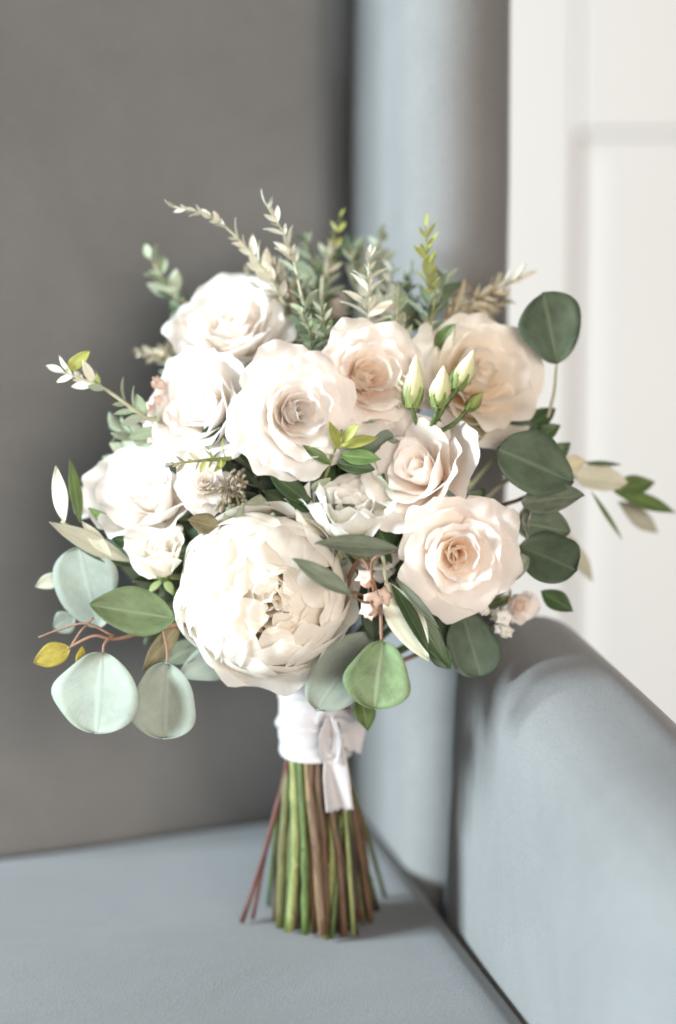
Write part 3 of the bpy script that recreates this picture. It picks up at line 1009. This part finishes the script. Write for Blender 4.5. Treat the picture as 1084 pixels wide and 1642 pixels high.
# olive spray under the open blush rose
o3 = twig([(600, 900, -0.05), (620, 932, -0.075)], 0.8, 'stem_sage', 'olive_branch', 'olive spray with one creamy leaf underside')
big_leaf(o3, (620, 930, -0.075), (688, 1064, -0.085), 60, 'olive_pale', 'lance', tilt=(-0.4, 0), bend=0.08, fold=0.3)
big_leaf(o3, (626, 930, -0.078), (696, 1052, -0.092), 26, 'olive_dark', 'lance', tilt=(0.5, 0.1), bend=0.08)
big_leaf(o3, (634, 930, -0.07), (724, 1074, -0.075), 44, 'olive_dark', 'lance', tilt=(0.2, 0.1), bend=0.05)
big_leaf(o3, (634, 928, -0.08), (708, 1004, -0.095), 16, 'euc_grey', 'lance', tilt=(0.3, 0.4), bend=0.12)
big_leaf(o3, (590, 960, -0.05), (600, 1030, -0.06), 30, 'fill_dark', 'lance')

# leaves among the blooms
o4 = twig([(500, 850, -0.03), (520, 770, -0.05), (548, 690, -0.075)], 0.7, 'stem_lime', 'leafy_sprig', 'leafy green sprig in the middle of the bouquet')
big_leaf(o4, (494, 806, -0.055), (430, 752, -0.065), 34, 'olive_dark', 'oval', tilt=(0.2, 0.3))
big_leaf(o4, (545, 730, -0.07), (612, 734, -0.075), 30, 'olive_mid', 'lance', tilt=(0, 0.4))
big_leaf(o4, (540, 742, -0.065), (604, 752, -0.065), 28, 'olive_dark', 'oval', tilt=(0, 0.2))
big_leaf(o4, (545, 715, -0.07), (606, 700, -0.075), 20, 'lime', 'lance', tilt=(0, 0.3))
big_leaf(o4, (546, 710, -0.072), (575, 680, -0.08), 18, 'lime', 'lance', tilt=(-0.3, 0.2))
big_leaf(o4, (544, 720, -0.072), (530, 676, -0.08), 18, 'lime', 'lance', tilt=(0.4, 0.2))
big_leaf(o4, (530, 745, -0.065), (486, 712, -0.07), 18, 'olive_mid', 'lance', tilt=(0.3, 0.2))
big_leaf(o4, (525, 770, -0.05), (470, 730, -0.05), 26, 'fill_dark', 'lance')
big_leaf(o4, (350, 846, -0.06), (303, 832, -0.068), 36, 'olive_brown', 'oval', tilt=(0, 0.3))
big_leaf(o4, (700, 560, 0.0), (728, 520, -0.01), 30, 'olive_mid', 'oval', tilt=(0, 0.3))
big_leaf(o4, (600, 545, 0.01), (640, 510, 0.0), 34, 'olive_mid', 'oval')

# ------------------------------------------------------------------ small-leaved sprigs
TEMPL = {}


def template(kind, w, bend, fold, mat, var):
    key = (kind, w, bend, fold, mat, var)
    if key not in TEMPL:
        g = leaf_grid(kind, w, np.random.default_rng(var + 5), bend, fold, 3, 9, 0.0)
        me = bpy.data.meshes.new('leaf')
        me.from_pydata([tuple(p) for p in g[0]], [], g[1])
        l = me.uv_layers.new(name='UVMap')
        idx = np.empty(len(me.loops), dtype=np.int32)
        me.loops.foreach_get('vertex_index', idx)
        l.data.foreach_set('uv', np.asarray(g[2], dtype=np.float32)[idx].ravel())
        me.polygons.foreach_set('use_smooth', [True] * len(me.polygons))
        me.materials.append(M[mat])
        TEMPL[key] = me
    return TEMPL[key]


def sprig(pts, mats, stem, n, ln, w=0.16, seed=0, kind='lance', ang=48, start=0.1, taper=0.55, name='small_leaved_sprig', label=None, r=0.0009, per=2, root=True, flat=0.0, bend=0.22):
    """pts: (px, py, y) from base to tip; n nodes of `per` leaves; ln: leaf length in photo pixels"""
    rng = np.random.default_rng(seed)
    P = [p if isinstance(p, Vector) else at(*p) for p in pts]
    vis = spline(P, 40)
    if root:
        full = spline([BIND] + P, 40)
    else:
        full = vis
    v, f, u = tube_data(full, [0.0014, r, r * 0.45], 5)
    o = mesh_obj(name, v, f, M[stem], bq, u)
    if label:
        o['label'] = label
    for i in range(n + 1):
        t = start + (1 - start) * i / n
        k = min(38, int(t * 39))
        p = vis[k]
        T = Vector(vis[k + 1] - vis[max(0, k - 1)]).normalized()
        side0 = T.cross(Vector((0, -1, 0.05))).normalized()
        q = Vector(T.cross(side0))
        for j in range(per if i < n else 1):
            roll = (i % 2) * (0.9 - flat) + j * 2 * math.pi / per + rng.uniform(-0.35, 0.35)
            side = side0 * math.cos(roll) + q * math.sin(roll)
            a = R_(ang * (1 - 0.45 * t)) * rng.uniform(0.75, 1.25)
            if i == n:
                a = 0.1
            Y = (T * math.cos(a) + side * math.sin(a)).normalized()
            Zn = (T * math.sin(a) - side * math.cos(a)) * -1
            X = Y.cross(-Zn).normalized()
            Z = X.cross(Y)
            tw = rng.choice((-1, 1)) * rng.uniform(0.5, 1.5)
            X, Z = X * math.cos(tw) + Z * math.sin(tw), Z * math.cos(tw) - X * math.sin(tw)
            if rng.random() < 0.1:
                continue
            size = ln * S(0) * (1 - taper * t) * rng.uniform(0.55, 1.3)
            mt = mats[min(len(mats) - 1, int(t * len(mats) * 0.999))]
            me = template(kind, w, bend, 0.3, mt, int(rng.integers(0, 3)))
            c = bpy.data.objects.new('leaf', me)
            COL.objects.link(c)
            c.parent = o
            m = Matrix((X * size, Y * size, Z * size)).transposed().to_4x4()
            m.translation = Vector(p)
            c.matrix_local = m
    return o


sprig([(478, 560, 0.02), (452, 480, 0.01), (405, 408, 0.0), (345, 352, -0.005), (280, 331, -0.005)], ['sage_cream'], 'stem_sage', 13, 46, 0.18, 1, start=0.28, ang=34, label='cream sprig arching out at the top')
sprig([(500, 560, 0.0), (485, 480, -0.01), (462, 390, -0.01), (424, 322, -0.01)], ['rosemary', 'sage', 'sage_cream', 'sage_cream'], 'stem_sage', 17, 50, 0.15, 2, start=0.05, label='tall sprig turning from green to cream')
sprig([(320, 540, 0.05), (280, 480, 0.055), (240, 412, 0.06)], ['rosemary', 'sage'], 'stem_sage', 8, 52, 0.24, 3, start=0.1, taper=0.35, label='soft green sprig at the upper outer edge')
sprig([(310, 722, -0.02), (230, 668, -0.03), (165, 622, -0.035), (98, 596, -0.035)], ['sage', 'sage', 'sage_cream'], 'stem_sage', 11, 52, 0.17, 4, start=0.05, taper=0.35, r=0.0013, label='sage green sprig reaching out sideways')
big_leaf(sprig([(160, 622, -0.035), (130, 590, -0.035)], ['lime'], 'stem_lime', 1, 20, 0.2, 44, root=False, name='sprig_tip'), (108, 594, -0.035), (144, 562, -0.035), 22, 'lime', 'oval')
sprig([(525, 500, 0.05), (530, 420, 0.06), (546, 346, 0.06)], ['rosemary', 'olive_mid', 'lime'], 'stem_olive', 12, 50, 0.17, 5, start=0.05, label='green sprig at the top in front of the dark gap')
sprig([(505, 500, 0.04), (505, 440, 0.045), (490, 380, 0.05)], ['rosemary'], 'stem_olive', 9, 52, 0.17, 55)
sprig([(588, 540, -0.005), (590, 470, -0.015), (592, 404, -0.015)], ['sage_cream'], 'stem_sage', 13, 52, 0.13, 6, start=0.1, ang=52, label='short pale cream sprig standing upright')
sprig([(605, 500, 0.06), (608, 440, 0.07), (612, 376, 0.075)], ['rosemary', 'sage'], 'stem_sage', 10, 52, 0.2, 7)
sprig([(684, 540, 0.0), (686, 450, 0.0), (682, 362, 0.0)], ['rosemary', 'lime', 'lime'], 'stem_lime', 18, 46, 0.13, 8, start=0.05, ang=38, taper=0.4, label='upright yellow green sprig')
sprig([(690, 530, 0.02), (705, 480, 0.02), (718, 452, 0.02)], ['rosemary'], 'stem_olive', 8, 64, 0.16, 88, ang=60)
sprig([(715, 505, 0.03), (770, 478, 0.03), (836, 444, 0.03)], ['straw', 'straw', 'sage_cream'], 'stem_tan', 16, 52, 0.10, 9, start=0.05, ang=42, taper=0.4, label='straw coloured sprig leaning towards the door')
sprig([(715, 520, 0.035), (760, 500, 0.035), (812, 482, 0.035)], ['straw'], 'stem_tan', 12, 48, 0.10, 99, ang=42)
sprig([(310, 575, 0.05), (260, 572, 0.055), (214, 566, 0.055)], ['straw', 'sage_cream'], 'stem_tan', 7, 40, 0.16, 10)
sprig([(370, 735, -0.06), (325, 738, -0.07), (276, 744, -0.072)], ['lime', 'straw'], 'stem_lime', 8, 34, 0.16, 11, ang=62, root=False, label='small yellow green sprig tip over the white petals')
sprig([(500, 600, -0.01), (498, 540, -0.02), (485, 500, -0.02)], ['rosemary', 'sage'], 'stem_olive', 12, 42, 0.14, 12, ang=55)
sprig([(520, 590, -0.01), (522, 540, -0.02), (515, 490, -0.02)], ['rosemary', 'sage'], 'stem_olive', 11, 40, 0.14, 13, ang=55)
sprig([(640, 560, 0.0), (636, 510, -0.01), (640, 455, -0.01)], ['sage', 'sage'], 'stem_sage', 11, 46, 0.16, 14, ang=50)
sprig([(410, 520, 0.03), (404, 470, 0.04), (400, 428, 0.04)], ['straw', 'sage_cream'], 'stem_tan', 8, 36, 0.2, 15)
sprig([(370, 520, 0.04), (364, 490, 0.045), (358, 462, 0.045)], ['pinkish'], 'stem_tan', 4, 34, 0.25, 16)
sprig([(470, 520, 0.02), (450, 460, 0.02), (436, 420, 0.02)], ['straw'], 'stem_brown', 8, 44, 0.08, 17)
sprig([(280, 720, -0.01), (230, 700, -0.01), (190, 690, 0.0)], ['sage', 'sage'], 'stem_sage', 9, 52, 0.24, 18, taper=0.3)
sprig([(260, 760, -0.01), (215, 730, -0.005), (178, 742, 0.0)], ['rosemary', 'sage'], 'stem_sage', 7, 52, 0.26, 19, taper=0.3)
sprig([(360, 560, 0.055), (320, 520, 0.06), (290, 500, 0.065)], ['rosemary', 'rosemary'], 'stem_olive', 7, 66, 0.26, 20, taper=0.3)
sprig([(625, 700, -0.03), (640, 650, -0.045), (655, 598, -0.05)], ['sage_cream'], 'stem_sage', 9, 26, 0.2, 21, ang=70)
sprig([(570, 450, 0.07), (575, 420, 0.075), (560, 390, 0.08)], ['olive_mid', 'rosemary'], 'stem_olive', 7, 52, 0.22, 22)
sprig([(650, 540, 0.04), (660, 500, 0.045), (655, 460, 0.05)], ['rosemary'], 'stem_olive', 7, 52, 0.22, 23)

for i_, (px_, py_, dx_) in enumerate([(455, 420, -14), (478, 400, 6), (530, 392, 10), (565, 405, -8), (626, 425, 8), (655, 428, 12), (735, 462, 22), (330, 478, -26), (270, 560, -30)]):
    sprig([(px_ - dx_ * 1.5, py_ + 110, 0.035), (px_ - dx_ * 0.6, py_ + 55, 0.05), (px_ + dx_ * 0.4, py_, 0.06)], ['rosemary', 'sage'] if i_ % 2 else ['sage', 'sage_cream'], 'stem_sage', 11, 40, 0.11, 300 + i_, ang=46, taper=0.45)

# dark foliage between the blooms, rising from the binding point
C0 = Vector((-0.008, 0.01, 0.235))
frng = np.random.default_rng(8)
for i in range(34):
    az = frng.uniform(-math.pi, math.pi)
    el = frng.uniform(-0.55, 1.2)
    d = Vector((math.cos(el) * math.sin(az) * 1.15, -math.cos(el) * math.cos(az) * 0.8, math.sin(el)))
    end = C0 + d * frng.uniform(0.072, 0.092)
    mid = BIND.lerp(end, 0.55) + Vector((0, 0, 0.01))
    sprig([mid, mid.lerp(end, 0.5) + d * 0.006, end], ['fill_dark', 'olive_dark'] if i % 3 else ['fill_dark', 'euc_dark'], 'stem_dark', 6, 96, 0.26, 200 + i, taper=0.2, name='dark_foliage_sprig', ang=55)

# ------------------------------------------------------------------ lisianthus buds
lb = twig([(640, 760, -0.02), (680, 700, -0.035)], 1.0, 'green', 'lisianthus_stem', 'lisianthus stem with pale green pointed buds')


def bud(base, tip, width, mat='bud', seed=0):
    A, B = at(*base), at(*tip)
    ln = (B - A).length
    wr = width * S(base[2]) / 2 / ln
    prof = [(0.25, 0.0), (0.62, 0.06), (0.92, 0.2), (1.0, 0.36), (0.86, 0.55), (0.56, 0.74), (0.28, 0.9), (0.05, 1.0)]
    V, UV = [], []
    n = 12
    for j, (r, z) in enumerate(prof):
        for i in range(n):
            a = 2 * math.pi * i / n + z * 1.6
            rr_ = r * wr * (1 + 0.13 * math.cos(5 * (a - z * 1.6)))
            V.append((rr_ * math.cos(a), rr_ * math.sin(a), z))
            UV.append((i / n, z))
    o = mesh_obj('bud', V, grid_faces(n, len(prof), 0, True) + [tuple(range((len(prof) - 1) * n, len(prof) * n))], M[mat], lb, UV)
    Mx = Matrix.Translation(A) @ frame(B - A, seed) @ Matrix.Scale(ln, 4)
    o.matrix_local = Mx
    # calyx: five narrow green lobes hugging the base
    parts = []
    for q in range(5):
        a = q * 2 * math.pi / 5
        VV, UU = [], []
        for j in range(6):
            t = j / 5
            r = wr * (0.5 + 0.62 * math.sin(min(1, t * 1.3) * 1.57))
            wd = 0.33 * wr * (1 - t) ** 0.8 + 0.01
            for e in (-1, 0, 1):
                VV.append((r * math.cos(a) - e * wd * math.sin(a), r * math.sin(a) + e * wd * math.cos(a), -0.06 + 0.42 * t))
                UU.append((e * 0.5 + 0.5, t))
        parts.append((VV, grid_faces(3, 6), UU))
    V, Fs, UV = merge(parts)
    c = mesh_obj('calyx', V, Fs, M['sepal'], lb, UV)
    c.matrix_local = Mx
    c['label'] = 'green calyx of a bud'
    stem_path('bud_stalk', [(680, 705, -0.035), ((base[0] * 2 + 680) / 3, base[1] + 24, base[2]), base], [0.0013, 0.0012], 'green', lb)


bud((660, 650, -0.05), (668, 568, -0.045), 33, 'bud', 1)
bud((703, 650, -0.06), (712, 586, -0.06), 33, 'bud', 2)
bud((736, 622, -0.05), (760, 560, -0.045), 30, 'bud', 3)
bud((750, 656, -0.055), (775, 628, -0.055), 22, 'bud_green', 4)
bud((722, 622, -0.045), (738, 584, -0.04), 22, 'bud_green', 5)

# ------------------------------------------------------------------ tiny wax-flower buds and the brown seed head
def pip_cluster(center, spread_, n, seed, name, mat, label, size=(7, 13)):
    rng = np.random.default_rng(seed)
    sgn = 1 if center[0] < 500 else -1
    w = twig([(center[0] + 40 * sgn, center[1] - 10 * sgn, center[2] + 0.02), center], 0.6, 'stem_pink', name, label)
    for i in range(n):
        p = (center[0] + rng.normal(0, spread_[0]), center[1] + rng.normal(0, spread_[1]), center[2] + rng.normal(0, 0.006))
        A = at(*p)
        r = rng.uniform(*size) * S(center[2])
        V, UV = [], []
        prof = [(0.2, 0.0), (0.7, 0.3), (0.9, 0.7), (0.75, 1.1), (1.15, 1.5), (0.5, 1.35), (0.1, 1.2)]
        for j, (q, z) in enumerate(prof):
            for k in range(10):
                a = 2 * math.pi * k / 10
                e = q * (1 + (0.22 if j == 4 else 0.05) * math.cos(5 * a))
                V.append((e * math.cos(a) * 0.8, e * math.sin(a) * 0.8, z))
                UV.append((k / 10, j / 6))
        o = mesh_obj('floret', V, grid_faces(10, 7, 0, True), M[mat], w, UV)
        d = Vector((rng.normal(0, 0.6), -0.8, rng.normal(0.4, 0.5)))
        o.matrix_local = Matrix.Translation(A) @ frame(d) @ Matrix.Scale(r, 4)
        path = spline([at(*center), at(center[0] * 0.4 + p[0] * 0.6, center[1] * 0.4 + p[1] * 0.6 + 6, center[2] + 0.003), A], 6)
        v, f, u = tube_data(path, 0.0005, 4)
        mesh_obj('floret_stalk', v, f, M['stem_pink'], w, u)


pip_cluster((268, 655, -0.015), (20, 26), 13, 5, 'waxflower_sprig', 'pinkish', 'pinkish brown waxflower buds beside the sage sprig')
pip_cluster((590, 955, -0.075), (10, 14), 6, 6, 'waxflower_sprig', 'pinkish', 'small pink waxflower buds beside the garden rose', (12, 18))
pip_cluster((806, 1000, -0.045), (12, 14), 5, 7, 'waxflower_sprig', 'lisianthus', 'small cream buds under the open blush rose', (10, 16))

sh = twig([(400, 830, -0.03), (372, 796, -0.06)], 0.9, 'stem_brown', 'seed_head', 'shaggy brown seed head between white petals')
rng = np.random.default_rng(12)
cc = at(370, 786, -0.06)
for i in range(46):
    d = Vector(rng.normal(0, 1, 3))
    d.y = -abs(d.y) * 0.8
    d.normalize()
    L_ = rng.uniform(0.007, 0.0125)
    b = cc + d * 0.003
    e = cc + d * L_ + Vector((rng.normal(0, 0.002), 0, rng.normal(0, 0.002)))
    path = spline([b, b.lerp(e, 0.5) + Vector((rng.normal(0, .001), 0, rng.normal(0, .001))), e], 5)
    v, f, u = tube_data(path, [0.0005, 0.0006, 0.0010], 5)
    mesh_obj('bristle', v, f, M['scruff'], sh, u)

# ------------------------------------------------------------------ stems below the ribbon
ZB = 0.0
srng = np.random.default_rng(4)
wrap_c = at(508, 1160, 0.0)
WX = wrap_c.x
zt_, zb_ = at(508, 1092, -0.02).z, at(508, 1224, -0.024).z
kinds = ['green', 'stem_dark', 'stem_dark', 'stem_lime', 'stem_brown', 'stem_dark', 'stem_tan', 'stem_olive', 'stem_brown', 'stem_dark', 'green', 'stem_olive', 'stem_red']
n_st = 0


def cut_stem(x_top, y_top, x_bot, y_bot, r, mat, zend=0.0):
    p0 = Vector((WX + x_top, y_top, zb_ + 0.045))
    p1 = Vector((WX + x_top, y_top, zb_ - 0.002))
    p2 = Vector((WX + x_bot, y_bot, zend + r * 0.35))
    wob = Vector((srng.normal(0, 0.0016), srng.normal(0, 0.0016), 0))
    path = spline([p0, p1, p1.lerp(p2, 0.5) + wob, p2], 16)
    rad = [r * (1 + srng.normal(0, 0.04)) for _ in range(16)]
    for _ in range(int(srng.integers(0, 3))):
        k = int(srng.integers(4, 14))
        rad[k] *= srng.uniform(1.15, 1.4)           # a node
    pieces = [tube_data(path, rad, 9)]
    for _ in range(int(srng.integers(0, 4))):        # stubs of trimmed leaves and thorns
        k = int(srng.integers(5, 14))
        an_ = srng.uniform(0, 6.28)
        sd_ = Vector((math.cos(an_), math.sin(an_), srng.uniform(-0.2, 0.5))).normalized()
        b_ = Vector(path[k])
        pieces.append(tube_data(spline([b_, b_ + sd_ * (r + srng.uniform(0.0006, 0.0022))], 3), [r * 0.5, r * 0.22], 5))
    v = pieces[0][0]
    mv, mf, mu = merge(pieces)
    o = mesh_obj('stem', mv, mf, M[mat], bq, mu)
    c = [Vector(q) for q in v[-9:]]
    ctr = sum(c, Vector()) / 9
    dn = (Vector(path[-1]) - Vector(path[-2])).normalized()
    cv = [ctr + (q - ctr) * 0.85 + dn * 0.0003 for q in c]
    mesh_obj('cut_end', cv, [tuple(range(9))], M['cut'], o, [(0.5, 0.5)] * 9, smooth=False)
    return o


front = [  # px at ribbon, px at seat, py at seat, radius px, kind   (front row, read off the photo)
    (452, 432, 1452, 6, 'green'), (466, 466, 1494, 11, 'stem_lime'), (478, 490, 1500, 9, 'green'), (500, 505, 1498, 7, 'stem_brown'),
    (490, 516, 1502, 7, 'stem_tan'), (512, 528, 1502, 8, 'stem_brown'), (528, 545, 1498, 8, 'stem_dark'), (546, 560, 1490, 8, 'stem_dark'),
    (556, 582, 1484, 5, 'stem_olive'), (456, 452, 1462, 4, 'stem_red'), (566, 604, 1460, 7, 'stem_dark'), (568, 616, 1440, 6, 'stem_olive'),
]
for (pt, pb, yb, r, k) in front:
    dep = PITCH + math.atan((yb - 821) / F)
    y = CAM.z / math.tan(dep) + CAM.y
    xb = CAM.x + (pb - 542) * (y - CAM.y) * MPP / math.cos(PITCH) * 1.04 - WX
    xt = (pt - 508) * 0.000345
    rr_ = 0.0192 - r * 0.00035
    xt = max(-rr_ * 0.97, min(rr_ * 0.97, xt * 0.9))
    yt = -math.sqrt(max(0.000001, rr_ ** 2 - xt * xt))
    cut_stem(xt, yt, xb, y, r * 0.00024, k)
for i in range(84):
    a = srng.uniform(0, 6.28)
    q = math.sqrt(srng.uniform(0.15, 1.0))
    xt, yt = 0.0172 * q * math.cos(a), 0.0172 * q * math.sin(a) + 0.001
    sp = srng.uniform(1.35, 1.95)
    a2 = a + srng.normal(0, 0.35)
    cut_stem(xt, yt, 0.0172 * q * sp * math.cos(a2) + 0.004, 0.0172 * q * sp * math.sin(a2) + 0.004, srng.uniform(0.0009, 0.0027), kinds[int(srng.integers(0, len(kinds)))], zend=max(0, srng.normal(0.0, 0.003)))
# thin dark red stem splayed out on its own
pe = at(388, 1480, 0.0)
dep = PITCH + math.atan((1480 - 821) / F)
ye = CAM.z / math.tan(dep) + CAM.y
pe = at(388, 1480, ye)
lab(cut_stem(-0.0168, -0.004, pe.x - WX, ye, 0.0015, 'stem_red'), 'thin dark red stem splayed away from the rest')
lab(cut_stem(-0.0162, 0.003, pe.x - WX + 0.006, ye + 0.006, 0.0012, 'stem_red'), 'second dark red stem beside the splayed one')

# ------------------------------------------------------------------ ribbon
RZ0, RZ1 = zb_, zt_ + 0.006


def ribbon_band(z0, z1, tilt0, phase, rad, name, parent, seed, fr=1.0, twist=0.0):
    rng = np.random.default_rng(seed)
    nu, nv = 72, 12
    ph = rng.uniform(0, 6.28, 6)
    V, UV = [], []
    for j in range(nv):
        v = j / (nv - 1)
        for i in range(nu):
            a = 2 * math.pi * i / nu
            z = z0 + (z1 - z0) * v + tilt0 * math.sin(a + phase)
            cr = 0.0012 * math.sin(v * 7 + 1.6 * math.sin(a + ph[0]) + ph[1]) + 0.00045 * math.sin(v * 13 + 2.4 * math.sin(a + ph[2]) + 1.2 * math.sin(2 * a + ph[5]) + ph[3]) + 0.0005 * math.sin(2 * a + ph[4] + 3 * v)
            tuck = -0.0006 * (abs(2 * v - 1) ** 6)
            r = rad + cr + tuck + 0.0018 * (v - 0.5) * twist
            V.append((WX + r * math.cos(a), 0.001 + r * 0.97 * math.sin(a), z))
            UV.append((i / nu, v))
    o = mesh_obj(name, V, grid_faces(nu, nv, 0, True), M['satin'], parent, UV)
    return o


hz = RZ1 - RZ0
rib = ribbon_band(RZ0, RZ1, 0.0004, 0, 0.0205, 'ribbon', bq, 1)
rib['label'] = 'white satin ribbon wound round the stems'
ribbon_band(RZ0 + 0.0005, RZ0 + hz * 0.40, 0.0016, 0.3, 0.0214, 'ribbon_turn', rib, 2)
ribbon_band(RZ0 + hz * 0.26, RZ0 + hz * 0.66, -0.0038, 0.2, 0.0222, 'ribbon_turn', rib, 3)
ribbon_band(RZ0 + hz * 0.52, RZ0 + hz * 0.98, 0.0030, -0.3, 0.0216, 'ribbon_turn', rib, 4)


def strip(name, pts, widths, normal_hint, parent, seed, n=36, nu=9, curl=0.25, fray=0.0):
    """ribbon strip along pts (px, py, y) with width in px, cupped across and rippled"""
    rng = np.random.default_rng(seed)
    P = spline([at(*p) for p in pts], n)
    ws = np.interp(np.linspace(0, 1, n), np.linspace(0, 1, len(widths)), widths) * 0.00035
    ph = rng.uniform(0, 6.28, 4)
    V, UV = [], []
    for j in range(n):
        T = Vector(P[min(j + 1, n - 1)] - P[max(0, j - 1)]).normalized()
        nh = Vector(normal_hint(j / (n - 1))).normalized()
        X = T.cross(nh).normalized()
        Z = X.cross(T).normalized()
        for i in range(nu):
            u = 2 * i / (nu - 1) - 1
            w = ws[j] / 2
            z = curl * w * math.cos(u * 2.2 + ph[0] * 0.2 + j * 0.05) + 0.10 * w * math.sin(u * 4 + ph[1] + j * 0.22)
            ext = fray * rng.uniform(-1, 1) * 0.004 if j == n - 1 else 0
            q = Vector(P[j]) + X * (u * w) + Z * z + T * ext
            V.append(q)
            UV.append((i / (nu - 1), j / (n - 1)))
    o = mesh_obj(name, V, grid_faces(nu, n), M['satin'], parent, UV)
    sd = o.modifiers.new('thickness', 'SOLIDIFY')
    sd.thickness = 0.0004
    return o


nf = lambda t: (0.15, -1, 0.1)
# knot: a short fat fold across
strip('knot', [(512, 1158, -0.0195), (524, 1144, -0.0260), (540, 1146, -0.0275), (556, 1160, -0.0205)], [30, 24, 26, 36], lambda t: (0, -1, 0.3), rib, 3, curl=0.6)
# long tail hanging from the knot
strip('tail', [(527, 1146, -0.0255), (532, 1172, -0.0280), (537, 1210, -0.0275), (540, 1250, -0.0275), (544, 1300, -0.0285)], [16, 26, 34, 42, 44], lambda t: (-0.25 + 0.5 * t, -1, 0.1), rib, 4, curl=0.35, fray=0.35)
# small loop beside it
strip('loop', [(530, 1150, -0.0260), (521, 1180, -0.0295), (524, 1210, -0.0305), (534, 1216, -0.0300), (540, 1190, -0.0305), (534, 1154, -0.0275)], [14, 20, 18, 18, 20, 14], lambda t: (0.9 * math.cos(t * 3.14), -0.7, 0.1), rib, 5, curl=0.15)
# second end tucked round the side
strip('tail', [(542, 1146, -0.0265), (556, 1152, -0.0240), (566, 1172, -0.0190), (563, 1206, -0.0180)], [18, 34, 44, 36], lambda t: (0.6, -1, 0.1), rib, 6, curl=0.3, fray=0.6)
